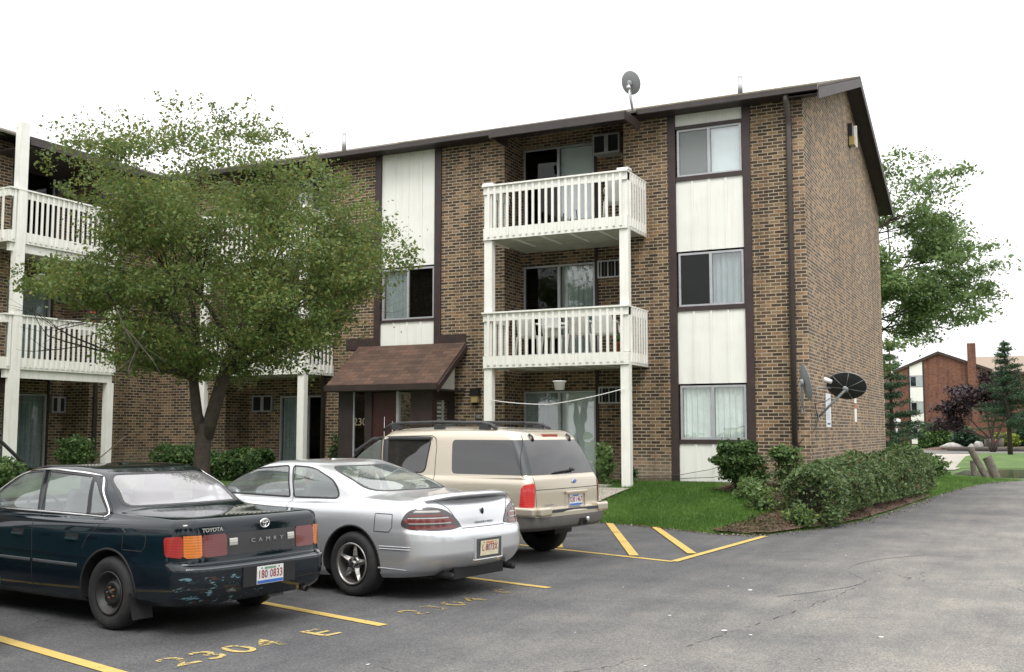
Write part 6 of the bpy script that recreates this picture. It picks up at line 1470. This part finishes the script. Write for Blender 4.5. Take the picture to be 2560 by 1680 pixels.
q=MB(); x=ecar.rear(0,.92,5,9).x; q.obox((x-.022,-.13,.905),(.02,0,0),(0,.25,0),(0,0,.022),pe); o=q.build('tailgate_handle',exo,True); bv=o.modifiers.new('b','BEVEL'); bv.width=.014; bv.segments=3
q=MB()
for (a0,a1,z0,z1) in ((-.38,-.365,.70,.88),(.105,.12,.70,.88),(-.38,.12,.695,.705)): q.box(x-.006,a0,z0,x+.02,a1,z1,pe)
q.build('plate_recess',exo,True)
plate(exo,x-.012,-.13,.80,'white and blue plate in a dark frame','white','pblue','pblue','X30 1467','pred')
q=MB(); x2=ecar.rear(-.12,1.04,5,9).x; q.lathe([(.055,0),(.05,.006),(0,.008)],M['pblue'],24,lambda a,b_,h:(x2-.004-h,-.12+a,1.045+b_*.45)); q.tube([(x2-.006,-.12+.058*math.cos(t),1.045+.027*math.sin(t)) for t in [2*PI*k/24 for k in range(25)]],.004,M['chrome'],6,cap=False)
em=q.build('emblem',exo,True); me=text_mesh('Ford',.034,M['chrome'],.0006,rot_rear(-.12,1.045,x2-.0135),sx=1.1,shear=.3); link('maker_lettering',me,em,True)
me=text_mesh('EXPLORER',.034,M['pewter'],.0015,rot_rear(.47,.765,ecar.rear(.47,.765,5,9).x-.006),sx=1.2,shear=.2); link('model_lettering',me,exo,True)
q=MB(); q.box(ecar.rear(.47,.735,5,9).x-.006,.44,.725,ecar.rear(.47,.735,5,9).x-.002,.5,.74,M['pgreen']); q.build('trim_badge',exo,True)
for x0 in (1.98,2.88):
    for sg in (1,-1):
        q=MB(); p=ecar.side(x0,1.0,5,9,1); q.tube([(x0-.09,sg*(p.y+.002),1.0),(x0-.06,sg*(p.y+.028),1.003),(x0+.09,sg*(p.y+.028),1.003),(x0+.12,sg*(p.y+.002),1.0)],.016,pe,8); q.box(x0-.12,sg*(p.y-.003),.985,x0-.10,sg*(p.y+.01),1.03,M['rubber']); q.build('door_handle',exo,True)
for sg in (1,-1):
    for P in ([(1.88,1.615),(2.68,1.615)],[(2.80,1.612),(3.05,1.60),(3.36,1.42)]): q=MB(); ribbon_side(ecar,q,P,.055,M['plastic'],sg,False,.012,9,99,.014); q.build('rain_visor',exo,True)
    q=MB(); ribbon_side(ecar,q,[(2.66,1.14),(2.74,1.60)],.09,M['plastic'],sg,False,.002,9); q.build('door_pillar',exo,True)
for sg in (1,-1):
    p=ecar.side(3.3,1.15,8,99,sg); q=MB(); q.blob((3.45,sg*(abs(p.y)+.16),1.2),(.07,.12,.12),M['plastic'],4,amp=.02); q.build('wing_mirror',exo,True)
q=MB(); q.tube([(4.2,-.75,1.0),(4.2,-.75,1.95)],.004,M['steel'],5); q.build('aerial',exo,True)
def place(o,x,y,deg): o.location=(x,y,0); o.rotation_euler=(0,0,R(deg))
# heading: local +x points to the nose
def place_axle(o,ax_x,cx,cy,deg):
    a=R(deg); o.location=(cx-math.cos(a)*ax_x,cy-math.sin(a)*ax_x,0); o.rotation_euler=(0,0,a)
place_axle(sedan,1.08,-7.13,7.60,172)
place_axle(gpo,1.12,-6.28,10.12,170)
place_axle(exo,1.07,-6.52,13.18,170)
place_axle(sed2,1.08,-8.42,5.12,172)

# ---------------------------------------------------------------- satellite dishes
def dish(name,base,centre,face,rx_,ry_,label,back_dark=True,roll=0,feed=True):
    e=empty(name,base,0,label,'satellite dish','satellite dishes on the building'); c=Vector(centre); n=Vector(face).normalized(); up=Vector((0,0,1)); u=up.cross(n).normalized(); v=n.cross(u)
    u2=u*math.cos(roll)+v*math.sin(roll); v2=-u*math.sin(roll)+v*math.cos(roll)
    q=MB(); vs=[];fs=[];nr_=8;ns=36
    for sd in (0,1):
        for i in range(nr_+1):
            t=i/nr_
            for j in range(ns):
                a=2*PI*j/ns; dep=.16*rx_*(t*t)-(.008 if sd else 0); vs.append(c+u2*rx_*t*math.cos(a)+v2*ry_*t*math.sin(a)+n*dep)
    for sd in (0,1):
        o_=sd*(nr_+1)*ns
        for i in range(nr_):
            for j in range(ns): a=o_+i*ns+j;b_=o_+i*ns+(j+1)%ns; f_=(a,b_,b_+ns,a+ns); fs.append(f_ if not sd else f_[::-1])
    q.add(vs[:(nr_+1)*ns],fs[:nr_*ns],M['dish'],True); q.add(vs[(nr_+1)*ns:],[tuple(k-(nr_+1)*ns for k in f_) for f_ in fs[nr_*ns:]],M['dishd'] if back_dark else M['dish'],True)
    rim=[c+u2*rx_*math.cos(a)+v2*ry_*math.sin(a)+n*.155*rx_ for a in [2*PI*k/36 for k in range(37)]]; q.tube(rim,.007,M['dish'],6,cap=False)
    q.build('reflector',e)
    q=MB(); bk=c-n*.03
    if back_dark:
        for k in range(7):
            a=2*PI*k/7+.3; q.tube([c-n*.012+(u2*rx_*math.cos(a)+v2*ry_*math.sin(a))*.15,c+(u2*rx_*math.cos(a)+v2*ry_*math.sin(a))*.55+n*(.16*rx_*.3-.012),c+(u2*rx_*math.cos(a)+v2*ry_*math.sin(a))*.97+n*(.16*rx_*.94-.012)],.006,M['dish'],5)
    q.lathe([(.075,0),(.07,.05),(.0,.055)],M['dish'],14,lambda a,b_,h:tuple(bk+u2*a*.8+v2*b_-n*h)); q.build('bracket',e)
    q=MB(); b_=Vector(base); q.tube([b_,b_+(bk-b_)*.12+Vector((0,0,.0)),bk-n*.05],.025,M['dish'],10); q.obox(b_,(.012,0,0),(0,.06,0),(0,0,.08),M['dish']); q.build('mast',e)
    if feed:
        q=MB(); f0=c-v2*ry_*.95+n*.1; f1=c-v2*ry_*.55+n*rx_*1.25; q.tube([f0,f1],.014,M['dish'],6); d=(c-f1).normalized(); q.tube([f1-d*.03,f1+d*.05],.035,M['wplastic'] if back_dark else M['dish'],10); q.tube([f1+v2*.05,f1+v2*.05+d*.11],.028,M['wplastic'],10); q.build('feed_arm',e)
    return e
dish('satellite_dish',(-7.90,22.25,9.0),(-7.98,22.30,9.70),(.15,.9,.42),.235,.27,'round grey satellite dish standing on the roof edge above the balcony',False,feed=False)
o=bpy.data.objects['satellite_dish']
q=MB(); q.tube([(-7.90,22.2,9.02),(-7.93,22.1,9.35),(-7.96,22.16,9.55)],.022,M['steel'],8); q.lathe([(.05,0),(.05,.05),(0,.055)],M['steel'],12,lambda a,b_,h:(-7.97+a,22.17-h,9.55+b_*1.1)); q.build('rear_mount',o)
dish('satellite_dish',(-4.28,YF-.02,2.15),(-4.16,YF-.42,2.72),(.84,.50,.2),.25,.37,'narrow looking grey dish seen edge on at the corner of the walls',False,feed=False)
dish('satellite_dish',(XC+.02,23.25,2.02),(XC+.66,22.85,2.62),(.10,.72,.66),.42,.36,'large dark ribbed satellite dish reaching out from the gable wall',True,roll=-.25)
q=MB(); q.tube([(XC+.35,22.9,2.62),(XC+.1,22.55,2.62),(-3.95,22.1,2.6)],.016,M['dish'],6); q.tube([(-3.72,22.55,2.74),(-3.84,22.45,2.79)],.05,M['wplastic'],12); q.build('long_feed_arm',bpy.data.objects['satellite_dish.002'])
def cable(pts,r_,m,lab,cat='cable',sag=0,name='cable'):
    P=[]; 
    for a,b_ in zip(pts,pts[1:]):
        for k in range(8): t=k/8; P.append((lerp(a[0],b_[0],t),lerp(a[1],b_[1],t),lerp(a[2],b_[2],t)-sag*4*t*(1-t)))
    P.append(pts[-1]); q=MB(); q.tube(P,r_,m,5); return tag(q.build(name),lab,cat)
cable([(XC+.3,23.0,2.4),(XC+.06,22.6,2.3),(XC+.03,23.1,2.0),(XC+.02,22.7,1.75),(-4.3,YF-.05,1.55),(-4.52,YF-.03,1.25)],.008,M['black'],'thin black cable from the big dish round the wall corner to the downpipe',sag=.03)
cable([(-5.7,YF-.04,1.05),(-6.3,YF-.06,.88),(-6.95,YF-.06,.76),(-8.0,YF-.05,.70)],.007,M['downsp'],'grey cable sloping across the lowest white panel')
cable([(-5.6,YF-.05,.86),(-6.2,YF-.07,.72),(-6.95,YF-.07,.68),(-7.9,YF-.06,.66)],.007,M['black'],'dark cable lying along the foot of the white panel')
cl=cable([(-11.0,21.1,2.42),(-9.5,21.1,2.30),(-7.75,21.1,2.62)],.010,M['wplastic'],'white clothes line sagging between the two balcony posts','clothes line',.03,'clothes_line')
# ---------------------------------------------------------------- things on and under the balconies
def chair(x,y,z,rz,lab):
    e=empty('plastic_chair',(x,y,z),rz,lab,'chair','white plastic chairs on the balconies'); e.scale=(1.08,1.08,1.12); m=M['wplastic']
    q=MB(); q.box(-.22,-.2,.40,.22,.22,.43,m); q.build('seat',e,True)
    q=MB(); vs=[];n=9
    for i in range(n):
        t=i/(n-1); z_=.43+.46*t; hw=.21*(1-.25*max(0,t-.6)/.4*1.2); yb=.22+.10*t
        vs+= [(-hw,yb,z_),(hw,yb,z_),(hw,yb+.018,z_),(-hw,yb+.018,z_)]
    for i in range(n-1):
        a=4*i
        for j in range(4): q.f.append([a+j,a+(j+1)%4,a+4+(j+1)%4,a+4+j]); q.m.append(q.mi(m)); q.sm.append(False)
    q.v=vs; q.f.append([4*n-4,4*n-3,4*n-2,4*n-1]); q.m.append(0); q.sm.append(False); q.build('backrest',e,True)
    for sx in (-1,1):
        q=MB(); q.tube([(sx*.23,-.18,.64),(sx*.25,.05,.66),(sx*.22,.24,.66)],.022,m,6); q.build('armrest',e,True)
        for sy in (-1,1): q=MB(); q.tube([(sx*.21,sy*.19,.64 if sy<0 else .42),(sx*.235,sy*.2,.4),(sx*.26,sy*.24,0)],[.02,.028,.02],m,6); q.build('leg',e,True)
    return e
zl=3.40; zu=6.34
chair(-10.25,21.75,zl,R(180),'white plastic chair, leftmost on the first floor balcony'); 
for x,rz,lab in ((-9.65,170,'white plastic chair, second from the left on the first floor balcony'),(-9.0,195,'white plastic chair, third from the left on the first floor balcony'),(-8.45,185,'white plastic chair, rightmost on the first floor balcony')): chair(x,21.78+.1*math.sin(x*5),zl,R(rz),lab)
chair(-8.15,21.75,zu,R(200),'white plastic chair alone on the top floor balcony')
q=MB(); q.box(-9.85,21.45,zl+.62,-9.2,21.85,zl+.65,M['wplastic'])
t_=empty('plastic_table',(-9.5,21.65,zl),0,'small white plastic table among the chairs on the first floor balcony','table'); q.build('tabletop',t_)
for sx in (-.28,.28):
    for sy in (-.16,.16): q=MB(); q.tube([(-9.52+sx,21.65+sy,zl),(-9.52+sx*.9,21.65+sy*.9,zl+.62)],.02,M['wplastic'],6); q.build('leg',t_)
def pot(x,y,z,r_,h,m,lab,leafm=None,fl=None):
    e=empty('flower_pot',(x,y,z),0,lab,'flower pot'); q=MB(); q.lathe([(0,0),(r_*.7,0),(r_,h),(r_*1.1,h),(r_*1.1,h+.03),(r_*.92,h+.03),(r_*.9,h-.01),(0,h-.01)],m,18,lambda a,b_,c:(x+a,y+b_,z+c)); q.build('pot',e)
    if leafm: leaves('foliage',shell_points(220,(x,y,z+h+.12),(.16,.16,.16),.5),.03,[leafm],None,e)
    if fl: 
        q=MB()
        for k in range(5): q.blob((x+random.uniform(-.12,.12),y+random.uniform(-.1,.1),z+h+random.uniform(.15,.28)),(.03,.03,.025),fl,k,1)
        q.build('flower',e)
    return e
pot(-7.98,21.45,zl,.14,.2,M['terra'],'terracotta pot with a green plant at the right end of the first floor balcony',M['leafC'])
pot(-21.25,18.9,zl+.9,.12,.15,M['terra'],'pot of red flowers on the left wing balcony rail',M['leafC'],M['red'])
pot(-21.6,17.7,zl+1.9,.16,.2,M['wplastic'],'white hanging flower basket over the left wing balcony',M['leafC'],M['red'])
pot(-17.6,21.4,zl,.18,.28,M['orange'],'orange pot on the balcony behind the tree',M['leafC'])
e=empty('hanging_planter',(-9.33,21.0,2.62),0,'empty white hanging basket under the first floor balcony','planter'); q=MB(); q.lathe([(0,0),(.10,0),(.13,.17),(.155,.18),(.155,.2),(.125,.2),(.11,.02),(0,.02)],M['wplastic'],20,lambda a,b_,c:(-9.33+a,21.25+b_,2.62+c)); q.build('basket',e)
q=MB()
for k in range(3): a=2*PI*k/3; q.tube([(-9.33+.14*math.cos(a),21.25+.14*math.sin(a),2.81),(-9.33,21.25,3.06),(-9.33,21.25,3.15)],.004,M['black'],4)
q.build('hanger',e)
def wire(name,pts,r_,lab,cat,m=None): q=MB(); q.tube(pts,r_,m or M['black'],6); return tag(q.build(name),lab,cat)
wire('plant_stand',[(-9.25,21.6,zu),(-9.12,21.6,zu+.36),(-9.05,21.6,zu+.36),(-9.02,21.6,zu+.05),(-9.25,21.6,zu+.12)],.012,'black bent wire stand, right one on the top floor balcony floor','stand')
wire('plant_stand',[(-9.45,21.7,zu),(-9.40,21.7,zu+.34),(-9.33,21.7,zu+.33),(-9.38,21.7,zu+.1),(-9.32,21.7,zu)],.012,'black bent wire stand, left one on the top floor balcony floor','stand')
q=MB(); q.tube([(-20.6,14.6,1.9),(-20.2,15.4,1.72),(-19.95,15.9,1.15),(-19.8,16.2,.75)],.04,M['black'],8); q.tube([(-20.3,14.6,1.25),(-20.0,15.6,1.0),(-19.7,16.3,.85)],.035,M['black'],8); q.tube([(-20.35,14.9,1.4),(-20.1,15.3,.5)],.035,M['black'],8); tag(q.build('hand_rail'),'bent black tube rail by the tall white corner post at the far left','rail')
cable([(-18.6,16.4,.75),(-18.1,17.2,1.6)],.012,M['barkg'],'thin pale stick leaning from the shrub behind the dark sedan roof','stick',name='garden_stick')
